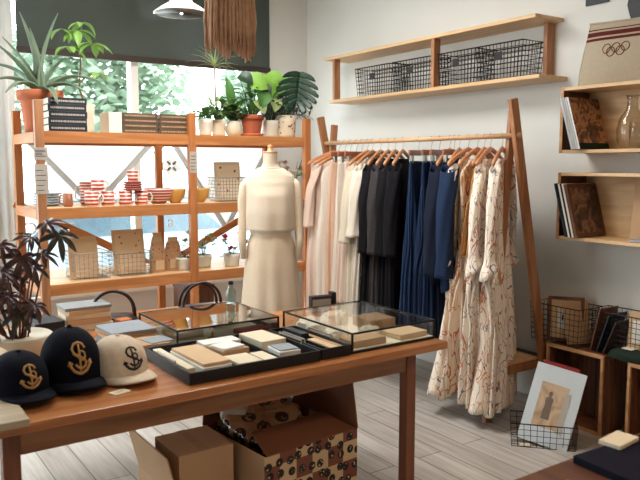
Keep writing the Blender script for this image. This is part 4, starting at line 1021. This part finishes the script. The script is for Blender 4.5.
for k, (y, h, an) in enumerate(((2.36, .25, -.35), (2.32, .23, -.5), (2.28, .2, -.6))):
    t = thing('dark_folder', ['dark folder leaning left in the right crate basket, tallest of three', 'dark folder leaning left in the right crate basket, middle one', 'dark folder leaning left in the right crate basket, lowest of three'][k], 'folder', (3.46, y, CZ + .006), group='dark folders in the crate basket', rot=(-an * .6, 0, 0))
    obj('cover', B().box(0, .17, -.008, 0, 0, h), ['walnut_z', 'book_black', 'leather_dark'][k], t, bevel=.001)
t = card('paper_card', 'kraft card with a white label standing in the basket at the right edge', 'card', (3.53, 2.09, CZ + .006), .15, .25, .006, 'kraft', rz=-1.2, tilt=.14)
obj('label', B().box(-.055, .055, -.0015, 0, .08, .20), 'paper_white', t)
def heap(name, lb, cat, loc, sx, sy, sz, mat, seed, group=None):
    def fn(u, v):
        a = u * 2 * PI; e = v * PI / 2; n = mnoise.noise(Vector((math.cos(a) * 1.4, math.sin(a) * 1.4, v * 2 + seed)))
        k = 1 + .22 * n; return (sx * k * math.cos(a) * math.cos(e) ** .6, sy * k * math.sin(a) * math.cos(e) ** .6, sz * math.sin(e) ** .7 * (1 + .25 * n))
    b = B().grid(fn, 41, 14)
    return tag(obj(name, b, mat, smooth=True, loc=loc), lb, cat, group)
heap('folded_cloth', 'dark green cloth heaped on the crate tops by the right basket', 'cloth', (3.485, 2.12, CZ), .06, .12, .055, 'green_cloth', 2)
heap('knit_hat', 'dark crumpled cloth lying against the right basket on the crate', 'cloth', (3.48, 1.92, CZ), .055, .09, .05, 'cap_navy', 4)
tag(obj('paper_tag', B().box(3.45, 3.51, 2.10, 2.16, CZ + .060, CZ + .064), 'paper_cream', bevel=.001), 'cream paper tag lying on the dark green cloth', 'tag')
wire_basket('low black wire basket on the floor holding the white-bordered print', (3.10, 2.38, 0), .34, .20, .125, .04, 'wire_black', .033, -.85, r=.0016)
pr = card('art_print', 'print of a standing figure with a wide white border leaning in the floor basket', 'print', (3.035, 2.338, .012), .262, .425, .02, 'mat_board', rz=-1.12, tilt=.40)
obj('picture', B().box(-.08, .065, -.0015, 0, .09, .33), 'photo_print', pr)
obj('paper_edge', B().box(.05, .08, -.003, -.0015, .08, .30), 'notice_grey', pr)
fg_ = B(); fg_.lathe([(0, 0), (.022, 0), (.020, .05), (.017, .08), (.021, .10), (.019, .115), (.006, .122), (.006, .127), (.010, .133), (.010, .145), (.004, .152), (0, .153)], 16, sy=.05, c=(-.02, -.0022, .135))
obj('printed_figure', fg_, 'photo_dark', pr)
card('red_folder', 'red folder standing behind the white-bordered print', 'folder', (3.115, 2.40, .012), .20, .42, .012, 'book_red', rz=-1.12, tilt=.40)
tag(obj('price_tag', B().box(-.03, .03, -.018, .018, 0, .003), 'paper_cream', loc=(2.985, 2.40, .0035)), 'small cream tag lying in the bottom of the floor basket', 'tag')
pr.rotation_euler = (-.40, .17, -1.12); bpy.data.objects['red_folder'].rotation_euler = (-.40, .17, -1.12)
bpy.data.objects['price_tag'].rotation_euler = (0, 0, -.8)

# ------------------------------------------------------------------ table and what stands on it
TX0, TX1, TY0, TY1, TZ = .30, 2.125, 2.13, 3.08, .75
tb = thing('display_table', 'long brown wooden display table in the middle of the shop', 'table', (TX0, TY0, 0))
obj('tabletop', B().box(0, TX1 - TX0, 0, TY1 - TY0, TZ - .032, TZ), 'table_top_wood', tb, bevel=.003)
lx0, lx1, ly0, ly1 = .06, 1.70 - .08 + .0, .065, TY1 - TY0 - .14
for x in (.07, 1.65):
    for y in (.06, TY1 - TY0 - .11): obj('leg', B().box(x, x + .05, y, y + .05, 0, TZ - .033), 'oak_z', tb, bevel=.003)
obj('front_apron', B().box(.121, 1.649, .065, .087, TZ - .118, TZ - .033), 'oak_x', tb, bevel=.002)
obj('back_apron', B().box(.121, 1.649, TY1 - TY0 - .087, TY1 - TY0 - .065, TZ - .118, TZ - .033), 'oak_x', tb, bevel=.002)
for x in (.075, 1.67): obj('side_apron', B().box(x, x + .022, .111, TY1 - TY0 - .111, TZ - .118, TZ - .033), 'oak_y', tb, bevel=.002)
bt2 = thing('side_table', 'narrow wooden table behind the display table carrying books and bags', 'table', (.25, 3.09, 0))
obj('tabletop', B().box(0, 1.5, 0, .40, TZ - .03, TZ), 'table_top_wood', bt2, bevel=.003)
for x in (.03, 1.42):
    for y in (.03, .32): obj('leg', B().box(x, x + .05, y, y + .05, 0, TZ - .031), 'oak_z', bt2, bevel=.003)
Z0 = TZ + .0006
tag(obj('wooden_board', B().box(.12, .432, 2.10, 2.42, Z0, Z0 + .022), 'pale_board', bevel=.003), 'pale wooden board laid over the left end of the display table', 'board')

# glass cases
def case(lb, x0, x1, y0, y1, h, lid='case_glass'):
    t = thing('glass_case', lb, 'display case', (x0, y0, Z0)); lx, ly = x1 - x0, y1 - y0; e = .007
    obj('base', B().box(0, lx, 0, ly, 0, .010), 'black_tray', t, bevel=.001)
    obj('lining', B().box(e, lx - e, e, ly - e, .0101, .012), 'paper_cream', t)
    b = B()
    for x in (0, lx - e):
        for y in (0, ly - e): b.box(x, x + e, y, y + e, .012, h - e)
    for z in (h - e,):
        b.box(0, lx, 0, e, z, h).box(0, lx, ly - e, ly, z, h).box(0, e, e, ly - e, z, h).box(lx - e, lx, e, ly - e, z, h)
    obj('metal_frame', b, 'black_metal', t)
    obj('glass_top', B().box(e, lx - e, e, ly - e, h - .005, h - .001), lid, t)
    obj('glass_side', B().box(e, lx - e, .002, .005, .012, h - e), 'case_glass', t); obj('glass_side', B().box(.002, .005, e, ly - e, .012, h - e), 'case_glass', t)
    obj('glass_side', B().box(lx - .005, lx - .002, e, ly - e, .012, h - e), 'case_glass', t); obj('glass_side', B().box(e, lx - e, ly - .005, ly - .002, .012, h - e), 'case_glass', t)
    return t
case('flat glass display case with a mirror-like top, left of the two', 1.11, 1.59, 2.63, 3.06, .084, 'mirror_glass')
case('flat glass display case at the right end of the table', 1.663, 2.112, 2.195, 2.72, .084)
CB = Z0 + .0125
def blk(name, lb, cat, x0, x1, y0, y1, z0, h, mat, rz=0, group=None):
    o = obj(name, B().box(-(x1 - x0) / 2, (x1 - x0) / 2, -(y1 - y0) / 2, (y1 - y0) / 2, 0, h), mat, bevel=min(.002, h * .2), loc=((x0 + x1) / 2, (y0 + y1) / 2, z0))
    o.rotation_euler = (0, 0, rz); return tag(o, lb, cat, group)
blk('wooden_box', 'flat pinkish wooden box at the front right corner inside the right case', 'box', 1.93, 2.09, 2.22, 2.36, CB, .022, 'kraft', .05, 'boxes in the right case')
blk('wooden_box', 'flat pinkish wooden box behind the front one inside the right case', 'box', 1.94, 2.08, 2.42, 2.56, CB, .045, 'cardboard', -.05, 'boxes in the right case')
blk('wooden_box', 'brown box at the left front corner inside the right case', 'box', 1.69, 1.86, 2.22, 2.32, CB, .028, 'book_tan', 0, 'boxes in the right case')
def scarf(lb, x, y, z, lx, ly, h, seed, group='folded cream scarves in the right case'):
    def fn(u, v):
        a = u * 2 * PI; e = v * PI / 2; n = mnoise.noise(Vector((math.cos(a) * 3, math.sin(a) * 3, v * 4 + seed)))
        k = 1 + .14 * n; return (lx / 2 * k * math.cos(a) * math.cos(e) ** .4, ly / 2 * k * math.sin(a) * math.cos(e) ** .4, h * math.sin(e) ** .6 * (1 + .2 * n))
    return tag(obj('scarf', B().grid(fn, 49, 16), 'scarf_white', smooth=True, loc=(x, y, z)), lb, 'scarf', group)
scarf('crumpled cream scarf at the back left inside the right case', 1.75, 2.58, CB, .15, .2, .05, 1); scarf('crumpled cream scarf at the back of the right case behind the wooden boxes', 1.90, 2.645, CB, .13, .1, .05, 5); scarf('cream scarf by the front glass between the boxes', 1.89, 2.37, CB, .1, .09, .035, 9)
scarf('cream scarf along the left glass in the right case', 1.74, 2.41, CB, .11, .11, .04, 13)
blk('wooden_box', 'brown keepsake box inside the left glass case', 'box', 1.16, 1.28, 2.75, 2.9, CB, .03, 'kraft', .1, 'things in the left case')
blk('red_wallet', 'red wallet inside the left glass case', 'wallet', 1.42, 1.56, 2.66, 2.74, CB, .02, 'book_red', .1)
blk('paper_box', 'cream box at the back of the left glass case', 'box', 1.36, 1.5, 2.86, 2.98, CB, .04, 'paper_cream', 0, 'things in the left case')
bs = thing('brass_stand', 'little brass stand at the front of the left glass case', 'stand', (1.30, 2.70, CB))
obj('base', B().lathe([(0, 0), (.02, 0), (.02, .004), (.005, .008), (.004, .03), (0, .03)], 16), 'brass', bs, smooth=True); obj('ball', B().lathe([(0, .03), (.011, .037), (.013, .043), (.011, .05), (0, .056)], 14), 'brass', bs, smooth=True)
bo = thing('glass_bottle', 'small glass bottle standing on the back of the left glass case', 'bottle', (1.555, 3.02, Z0 + .0845))
obj('body', B().lathe([(0, 0), (.024, 0), (.026, .01), (.026, .06), (.014, .075), (.012, .09), (.009, .09), (.011, .074), (.022, .058), (.022, .006), (0, .006)], 20), 'bottle_glass', bo, smooth=True); obj('stopper', B().lathe([(0, .091), (.013, .091), (.013, .105), (0, .108)], 16), 'black_metal', bo, smooth=True)
cs = thing('card_holder', 'small grey and black card holder behind the right glass case', 'card holder', (2.02, 2.93, Z0), -.2)
obj('block', B().box(-.06, .05, -.02, .02, 0, .085), 'charcoal', cs, bevel=.002); obj('clip', B().box(.05, .075, -.024, .024, .03, .10), 'black_metal', cs, bevel=.002); obj('card', B().box(-.055, .045, -.0225, -.0205, .012, .07), 'book_grey', cs)

# trays
def tray(lb, x0, x1, y0, y1, h):
    t = thing('black_tray', lb, 'tray', (x0, y0, Z0), group='black trays on the table'); lx, ly = x1 - x0, y1 - y0
    obj('bottom', B().box(.008, lx - .008, .008, ly - .008, 0, .008), 'black_tray', t)
    for a in ((0, lx, 0, .008), (0, lx, ly - .008, ly), (0, .008, .008, ly - .008), (lx - .008, lx, .008, ly - .008)):
        obj('side', B().box(*a, 0, h), 'black_tray', t, bevel=.0015)
    for q in (.35, .7): obj('divider', B().box(lx * q, lx * q + .005, .009, ly - .009, .009, h * .8), 'black_tray', t)
    for s in (0.0005, lx - .0085): obj('handle', B().tube([(s, ly * .3, h), (s, ly * .3, h + .014), (s, ly * .7, h + .014), (s, ly * .7, h)], .004, 6), 'steel', t)
    return t
tray('large black tray full of notebooks at the front of the table', .965, 1.505, 2.185, 2.60, .042)
tray('small black tray between the large tray and the right case', 1.515, 1.655, 2.19, 2.60, .042)
TB = Z0 + .0095
def notebook(lb, x0, x1, y0, y1, z, h, mat, rz=0): return blk('notebook', lb, 'notebook', x0, x1, y0, y1, z, h, mat, rz, 'notebooks in the black tray')
notebook('thick white-edged cream book at the near left corner of the large tray', 1.025, 1.14, 2.21, 2.50, TB, .034, 'paper_white', 0)
notebook('blush notebook lying on the thick cream book', 1.03, 1.138, 2.22, 2.49, TB + .0345, .012, 'kraft', .02)
notebook('long pale pencil case along the left side of the large tray', .98, 1.012, 2.24, 2.56, TB, .034, 'paper_cream', 0)
notebook('cream block by the front of the large tray, next to the thick book', 1.165, 1.26, 2.205, 2.33, TB, .03, 'paper_cream', .0)
notebook('small tan notebook behind the cream block in the large tray', 1.17, 1.29, 2.36, 2.48, TB, .038, 'book_tan', .1)
notebook('white notebook on the small tan one', 1.175, 1.275, 2.37, 2.46, TB + .0386, .008, 'paper_white', .2)
notebook('cream pad at the front middle of the large tray', 1.275, 1.33, 2.205, 2.33, TB, .026, 'paper_cream', 0)
notebook('dark-edged card stack right of the middle divider', 1.37, 1.46, 2.25, 2.36, TB, .03, 'paper_white', -.1)
notebook('grey-blue card on the dark-edged stack', 1.375, 1.455, 2.26, 2.35, TB + .0306, .005, 'book_blue', -.1)
notebook('large cream envelope lying across the back of the large tray', 1.365, 1.48, 2.40, 2.58, TB, .04, 'paper_cream', .05)
notebook('white envelope at the back behind the tan notebook', 1.17, 1.33, 2.50, 2.58, TB, .036, 'paper_white', .0)
notebook('brown wooden block in the front of the small tray', 1.622, 1.645, 2.21, 2.55, TB, .022, 'book_tan', 0)
notebook('pale card in the front left of the small tray', 1.572, 1.61, 2.21, 2.38, TB, .028, 'kraft', 0)
notebook('black box at the back of the small tray', 1.57, 1.608, 2.42, 2.57, TB, .04, 'book_black', 0)
blk('paper_sheet', 'white paper sheet between the trays and the left case', 'paper', 1.50, 1.64, 2.61, 2.72, Z0, .004, 'paper_white', .1)
blk('leather_pouch', 'black leather pouch lying behind the small tray', 'pouch', 1.60, 1.655, 2.74, 2.95, Z0, .03, 'leather_dark', 0)
# books left of the case
z = Z0
for k, (h, mt, rz) in enumerate(((.022, 'book_grey', .1), (.016, 'kraft', -.05), (.014, 'book_tan', .12), (.012, 'book_blue', .02))):
    blk('book', 'flat book behind the cream cap, %s of its stack of four' % w4[k], 'book', .90, 1.09, 2.80, 3.0, z, h, mt, rz, 'books left of the glass case'); z += h + .0006
blk('cardboard_box', 'low kraft box between the cream cap and the left case', 'box', .96, 1.08, 2.62, 2.76, Z0, .045, 'cardboard', -.1)
blk('leaflet', 'blue-grey leaflet beside the left glass case', 'leaflet', 1.0, 1.10, 2.605, 2.70, Z0 + .0456, .003, 'book_blue', .15).location = (1.045, 2.68, Z0 + .0457)
z = Z0
for k, (h, mt, rz, a) in enumerate(((.028, 'pages', .0, .22), (.024, 'kraft', .05, .2), (.02, 'paper_cream', -.04, .2), (.02, 'kraft', .06, .19), (.014, 'book_grey', .0, .21))):
    blk('book', 'flat book on the table behind the caps, %s of its stack of five' % where[k], 'book', .93 - a / 2, .93 + a / 2, 3.2, 3.36, z, h, mt, rz, 'books on the side table'); z += h + .0006
blk('book', 'dark book lying on the side table left of the stack of five', 'book', .68, .81, 3.18, 3.36, Z0, .06, 'book_black', .1)
blk('small_box', 'bright orange small box beside the stacked books', 'box', 1.06, 1.12, 3.18, 3.24, Z0, .03, 'book_orange', .2)
# leather bags with looped handles
def bag(lb, x, y, rz):
    t = thing('handbag', lb, 'bag', (x, y, Z0), rz, 'leather bags on the side table')
    def fn(u, v):
        a = u * 2 * PI; e = v * PI / 2; return (.12 * math.copysign(abs(math.cos(a)) ** .6, math.cos(a)) * math.cos(e) ** .3, .07 * math.copysign(abs(math.sin(a)) ** .7, math.sin(a)) * math.cos(e) ** .3, .035 * math.sin(e))
    obj('body', B().grid(fn, 41, 12), 'leather_dark', t, smooth=True)
    for dy, hh in ((-.03, .152), (.035, .14)):
        pts = [(.1 * math.cos(PI * k / 16), dy, .028 + (hh - .028) * math.sin(PI * k / 16) ** .8) for k in range(17)]
        obj('handle', B().tube(pts, .0075, 10), 'leather_dark', t, smooth=True)
    return t
bag('dark leather bag with looped handles behind the stacked books and cream cap', 1.075, 3.31, -.25)
bag('dark leather bag with looped handles behind the left glass case', 1.52, 3.29, -.1)

# ---- caps
CA, CBk, CH = .088, .1, .125
def crown_r(t): return max(0.0, 1 - max(0, t) ** 3.2) ** .5
def crown_pt(x, z, off=.0):
    r_ = crown_r(z / CH); q = max(0.0, r_ * r_ - (x / CA) ** 2); return Vector((x, -CBk * math.sqrt(q) - off, z))
def cap(lb, loc, rz, mat, thread, tilt=0, group='baseball caps on the table'):
    t = thing('baseball_cap', lb, 'cap', loc, group=group, rot=(tilt, 0, rz))
    b = B(); b.grid(lambda u, v: (CA * crown_r(v) * math.cos(u * 2 * PI), CBk * crown_r(v) * math.sin(u * 2 * PI) * (1.0 if math.sin(u * 2 * PI) < 0 else 1.05 - .0 * v), CH * v - .012 * (math.sin(u * 2 * PI) > .2) * 0), 49, 24)
    cr_ = obj('crown', b, mat, t, smooth=True, solid=.003)
    b = B()
    for k in range(6):
        a = k * PI / 3 + PI / 2 * 0 - PI / 2
        b.tube([(CA * crown_r(v / 14) * math.cos(a) * 1.012, CBk * crown_r(v / 14) * math.sin(a) * 1.012, CH * v / 14 + .001) for v in range(15)], .0009, 4)
    obj('seams', b, mat, cr_)
    obj('button', B().lathe([(0, CH), (.008, CH), (.007, CH + .005), (0, CH + .007)], 12), mat, t, smooth=True)
    def bill(u, v):
        s = (u - .5) * 2; x0 = CA * .97 * math.sin(s * 1.25); y0 = -CBk * .97 * math.cos(s * 1.25)
        L_ = .075 * (1 - abs(s) ** 2.6) ** .5
        return (x0 * (1 + .04 * v), y0 - L_ * v, .012 - .022 * abs(s) ** 2 * (0.4 + .6 * v) + .010 * math.sin(v * PI / 2) - .012 * v * v)
    obj('bill', B().grid(bill, 33, 10), mat, t, smooth=True, solid=.004)
    # embroidered anchor wound by an S
    b = B()
    def st(pts, r_=.0034):
        b.tube([crown_pt(x, .066 + z, .0022) for x, z in pts], r_, 6)
    st([(0, .030), (0, .015), (0, 0), (0, -.018), (0, -.032)], .0032)
    st([(-.030, -.008), (-.027, -.018), (-.018, -.028), (-.006, -.033), (0, -.034), (.006, -.033), (.018, -.028), (.027, -.018), (.030, -.008)], .0042)
    st([(-.034, -.016), (-.030, -.006), (-.021, -.012)], .003); st([(.034, -.016), (.030, -.006), (.021, -.012)], .003)
    st([(.017, .021), (.012, .030), (0, .034), (-.012, .031), (-.019, .022), (-.016, .012), (-.006, .006), (.006, .001), (.016, -.006), (.016, -.016), (.006, -.022), (-.006, -.020), (-.014, -.012)], .0036)
    st([(.006 + .010 * math.cos(k), .006 + .010 * math.sin(k)) for k in [i * PI / 6 for i in range(13)]], .0026)
    obj('emblem', b, thread, cr_, smooth=True)
    obj('strap', B().tube([(.05 * math.cos(k * PI / 10), .02 + CBk * 1.03 * math.sin(k * PI / 10) * .82, .016) for k in range(11)], .006, 6), mat, t, smooth=True)
    return t
cap('navy cap with gold anchor emblem at the left end of the table', (.462, 2.39, Z0 + .026), .20, 'cap_navy', 'thread_gold', .05)
cap('cream cap tucked behind the left navy cap', (.40, 2.56, Z0 + .012), .1, 'cap_cream', 'thread_gold')
cap('tall navy cap with gold anchor emblem between the other navy cap and the cream one', (.641, 2.445, Z0 + .014), .04, 'cap_navy', 'thread_gold').scale = (1.12, 1.1, 1.45)
cap('cream cap with a navy anchor emblem beside the black tray', (.803, 2.43, Z0 + .013), .20, 'cap_cream', 'thread_navy').scale = (1.07, 1.07, 1.07)
t = thing('price_label', 'small cream price label on the table in front of the cream cap', 'label', (.745, 2.25, Z0), .3)
obj('card', B().box(-.03, .03, -.02, .02, 0, .003), 'paper_cream', t); obj('printed_lines', B().box(-.02, .02, .004, .008, .003, .0035).box(-.02, .01, -.006, -.002, .003, .0035), 'book_tan', t)

# ---- dark red begonia
bg_ = thing('begonia', 'dark red leafed plant in a cream bowl behind the caps', 'plant', (.56, 2.86, Z0))
obj('pot', B().lathe([(0, 0), (.08, 0), (.115, .04), (.125, .095), (.118, .1), (.11, .09), (0, .085)], 32), 'glaze_cream', bg_, smooth=True)
obj('soil', B().lathe([(0, .086), (.108, .086), (.108, .08), (0, .08)], 24), 'soil', bg_)
def palm(b, c, d, s, up):
    d = Vector(d).normalized(); up = Vector(up); sd = d.cross(up).normalized(); n = sd.cross(d)
    for a, k in ((-2.1, .55), (-1.35, .8), (-.65, .95), (0, 1.15), (.65, .95), (1.35, .8), (2.1, .55)):
        q = d * math.cos(a) + sd * math.sin(a)
        leaf(b, Vector(c), Vector(c) + (q - n * .28) * s * k, s * .25, .1, up=n, nu=5, nv=8)
rnd = random.Random(21)
L0 = [(-.13, -.01, .55), (-.12, 0, .46), (-.05, -.02, .52), (-.10, -.03, .33), (.02, -.02, .46), (.09, -.03, .47), (.16, -.02, .55), (.06, 0, .54), (-.04, -.06, .30), (0, -.05, .23), (-.12, -.05, .2), (-.06, -.04, .41), (.07, .03, .40), (.12, 0, .60), (-.02, .05, .36), (-.2, .0, .5), (-.2, .0, .38), (.05, -.06, .25), (-.16, -.05, .26)]
for i, (x, y, z) in enumerate(L0):
    z *= .87
    obj('stem', B().tube([(x * .2, y * .2, .085), (x * .55, y * .5, z * .65), (x * .9, y, z * .98), (x, y, z)], [.004, .0035, .003, .002], 6), 'stem_red', bg_, smooth=True)
    b = B(); palm(b, (x, y, z), (rnd.uniform(-1, 1), -.7, rnd.uniform(-1.2, -.1)), rnd.uniform(.07, .10), (rnd.uniform(-.3, .3), -.6, .9))
    obj('leaf', b, 'begonia_leaf' if i % 3 else 'begonia_green', bg_, smooth=True)

# ------------------------------------------------------------------ cartons under the table
c1 = thing('cardboard_box', 'closed kraft carton with one raised flap under the left of the table', 'box', (.985, 2.34, 0))
obj('carton', B().box(0, .222, 0, .235, 0, .44), 'cardboard', c1, bevel=.002)
obj('side_panel', B().box(-.009, -.003, -.015, .40, 0, .27), 'cardboard', c1)
obj('flap', B().prism([(-.009, -.015, .27), (-.009, .40, .27), (-.055, .40, .45), (-.055, -.015, .45)], (.005, 0, .001)), 'cardboard', c1)
obj('tape', B().box(.09, .125, -.001, .236, .4402, .4412), 'book_tan', c1)
c2 = thing('printed_carton', 'open carton printed with checks and round black stamps under the table', 'box', (1.26, 2.19, 0), .10)
BW, BD, BH = .465, .44, .42
for a, mt in (((0, BW, 0, .006), 'stamp_box'), ((0, BW, BD - .006, BD), 'stamp_box'), ((0, .006, .006, BD - .006), 'cardboard'), ((BW - .006, BW, .006, BD - .006), 'stamp_box')):
    obj('side', B().box(*a, .006, BH), mt, c2)
obj('bottom', B().box(0, BW, 0, BD, 0, .006), 'cardboard', c2)
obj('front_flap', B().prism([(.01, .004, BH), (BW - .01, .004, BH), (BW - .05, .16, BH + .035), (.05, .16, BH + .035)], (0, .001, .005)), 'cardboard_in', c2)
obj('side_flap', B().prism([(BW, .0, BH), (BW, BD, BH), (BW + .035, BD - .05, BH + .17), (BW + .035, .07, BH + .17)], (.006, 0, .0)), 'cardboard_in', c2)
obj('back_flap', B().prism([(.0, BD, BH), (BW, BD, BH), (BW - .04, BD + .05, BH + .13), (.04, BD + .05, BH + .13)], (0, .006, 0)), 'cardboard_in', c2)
rnd = random.Random(3)
def parcel(lb, loc, rot, lx, ly, h, mat, seed):
    t = thing('wrapped_parcel', lb, 'parcel', loc, group='film-wrapped parcels in the printed carton', rot=rot)
    def fn(u, v):
        a = u * 2 * PI; e = (v - .5) * PI; ce = max(0, math.cos(e)) ** .45
        n = mnoise.noise(Vector((math.cos(a) * 2.5, math.sin(a) * 2.5, v * 5 + seed)))
        k = 1 + .06 * n; return (lx / 2 * k * math.copysign(abs(math.cos(a)) ** .5, math.cos(a)) * ce, ly / 2 * k * math.copysign(abs(math.sin(a)) ** .5, math.sin(a)) * ce, h / 2 * math.copysign(abs(math.sin(e)) ** .6, math.sin(e)) * (1 + .25 * n))
    obj('bundle', B().grid(fn, 49, 20), mat, t, smooth=True)
    return t
parcel('large film-wrapped stamped parcel leaning out of the printed carton to the left', (1.41, 2.47, .455), (.35, -.30, .35), .30, .25, .085, 'stamp_film', 1)
parcel('film-wrapped stamped parcel at the back of the printed carton', (1.42, 2.62, .50), (.3, -.2, .1), .26, .2, .08, 'stamp_film', 5)
parcel('small crinkled film parcel at the left rim of the printed carton', (1.335, 2.56, .47), (.0, .3, .9), .16, .12, .07, 'film_clear', 8)
parcel('dark stamped parcel deep inside the printed carton', (1.56, 2.45, .32), (0, 0, .2), .26, .28, .12, 'black_cloth', 12)

# ------------------------------------------------------------------ near right: corner of another table
ft = thing('near_table', 'brown wooden table at the near right corner, only its edge in view', 'table', (1.22, .45, 0))
obj('tabletop', B().box(0, 1.2, 0, .63, .715, .75), 'walnut_y', ft, bevel=.004)
for x in (.03, 1.11):
    for y in (.03, .54): obj('leg', B().box(x, x + .06, y, y + .06, 0, .7145), 'oak_z', ft, bevel=.003)
blk('folded_garment', 'dark navy folded garment on the near table', 'garment', 1.49, 1.92, .72, 1.045, .7506, .02, 'fg_navy', -.06)
blk('paper_label', 'cream label lying at the back edge of the near table', 'label', 1.62, 1.72, 1.01, 1.07, .7712, .012, 'paper_cream', .1)
blk('paper_sheet', 'grey paper sheet at the left of the near table', 'paper', 1.28, 1.42, .85, .99, .7506, .002, 'notice_grey', .2)
tag(obj('wooden_bead', B().lathe([(0, 0), (.02, 0), (.024, .012), (.02, .03), (0, .036)], 16), 'pale_board', smooth=True, loc=(1.83, 1.0, .7712)), 'small round cream bead on the dark folded garment', 'bead')

# ------------------------------------------------------------------ hanging things
lp = thing('pendant_lamp', 'white enamel pendant lamp hanging in front of the roller blind', 'lamp', (1.54, 3.5, 2.24))
obj('lamp_shade', B().lathe([(.142, .03), (.14, .034), (.10, .062), (.06, .085), (.045, .13), (.04, .17), (.0, .175), (0, .168), (.036, .163), (.04, .125), (.056, .08), (.098, .057), (.137, .03), (.142, .03)], 40), 'enamel', lp, smooth=True)
obj('bulb', B().lathe([(0, .028), (.02, .034), (.03, .055), (.026, .08), (.014, .10), (0, .105)], 20), 'bulb_glow', lp, smooth=True)
obj('cord', B().tube([(0, 0, .175), (0, 0, CEIL - 2.24)], .003, 6), 'black_metal', lp)
d = bpy.data.lights.new('pendant_bulb_light', 'POINT'); d.energy = 14; d.color = (1, .95, .86); d.shadow_soft_size = .03
o = bpy.data.objects.new('pendant_bulb_light', d); COL.objects.link(o); o.location = (1.54, 3.5, 2.255)
fr = thing('jute_hanging', 'brown jute fringe hanging from the ceiling in front of the lamp', 'wall hanging', (1.56, 3.0, 2.0))
rnd = random.Random(15); b = B()
for k in range(150):
    x = rnd.uniform(-.115, .115); y = rnd.uniform(-.035, .035); zb = rnd.uniform(-.01, .05) + .02 * math.sin(x * 60)
    pts = [(x * .8, y * .6, .62), (x * .95 + rnd.uniform(-.008, .008), y, .35), (x + rnd.uniform(-.008, .008), y, .15), (x * 1.03 + rnd.uniform(-.006, .006), y, zb)]
    b.tube(pts, [.007, .007, .0065, .003], 5)
obj('fringe', b, 'jute', fr, smooth=True)
obj('dowel', B().tube([(-.14, 0, .625), (.14, 0, .625)], .012, 10), 'rack_z', fr, smooth=True)
obj('cord', B().tube([(-.12, 0, .63), (0, 0, CEIL - 2.0)], .003, 5).tube([(.12, 0, .63), (0, 0, CEIL - 2.0)], .003, 5), 'jute', fr)
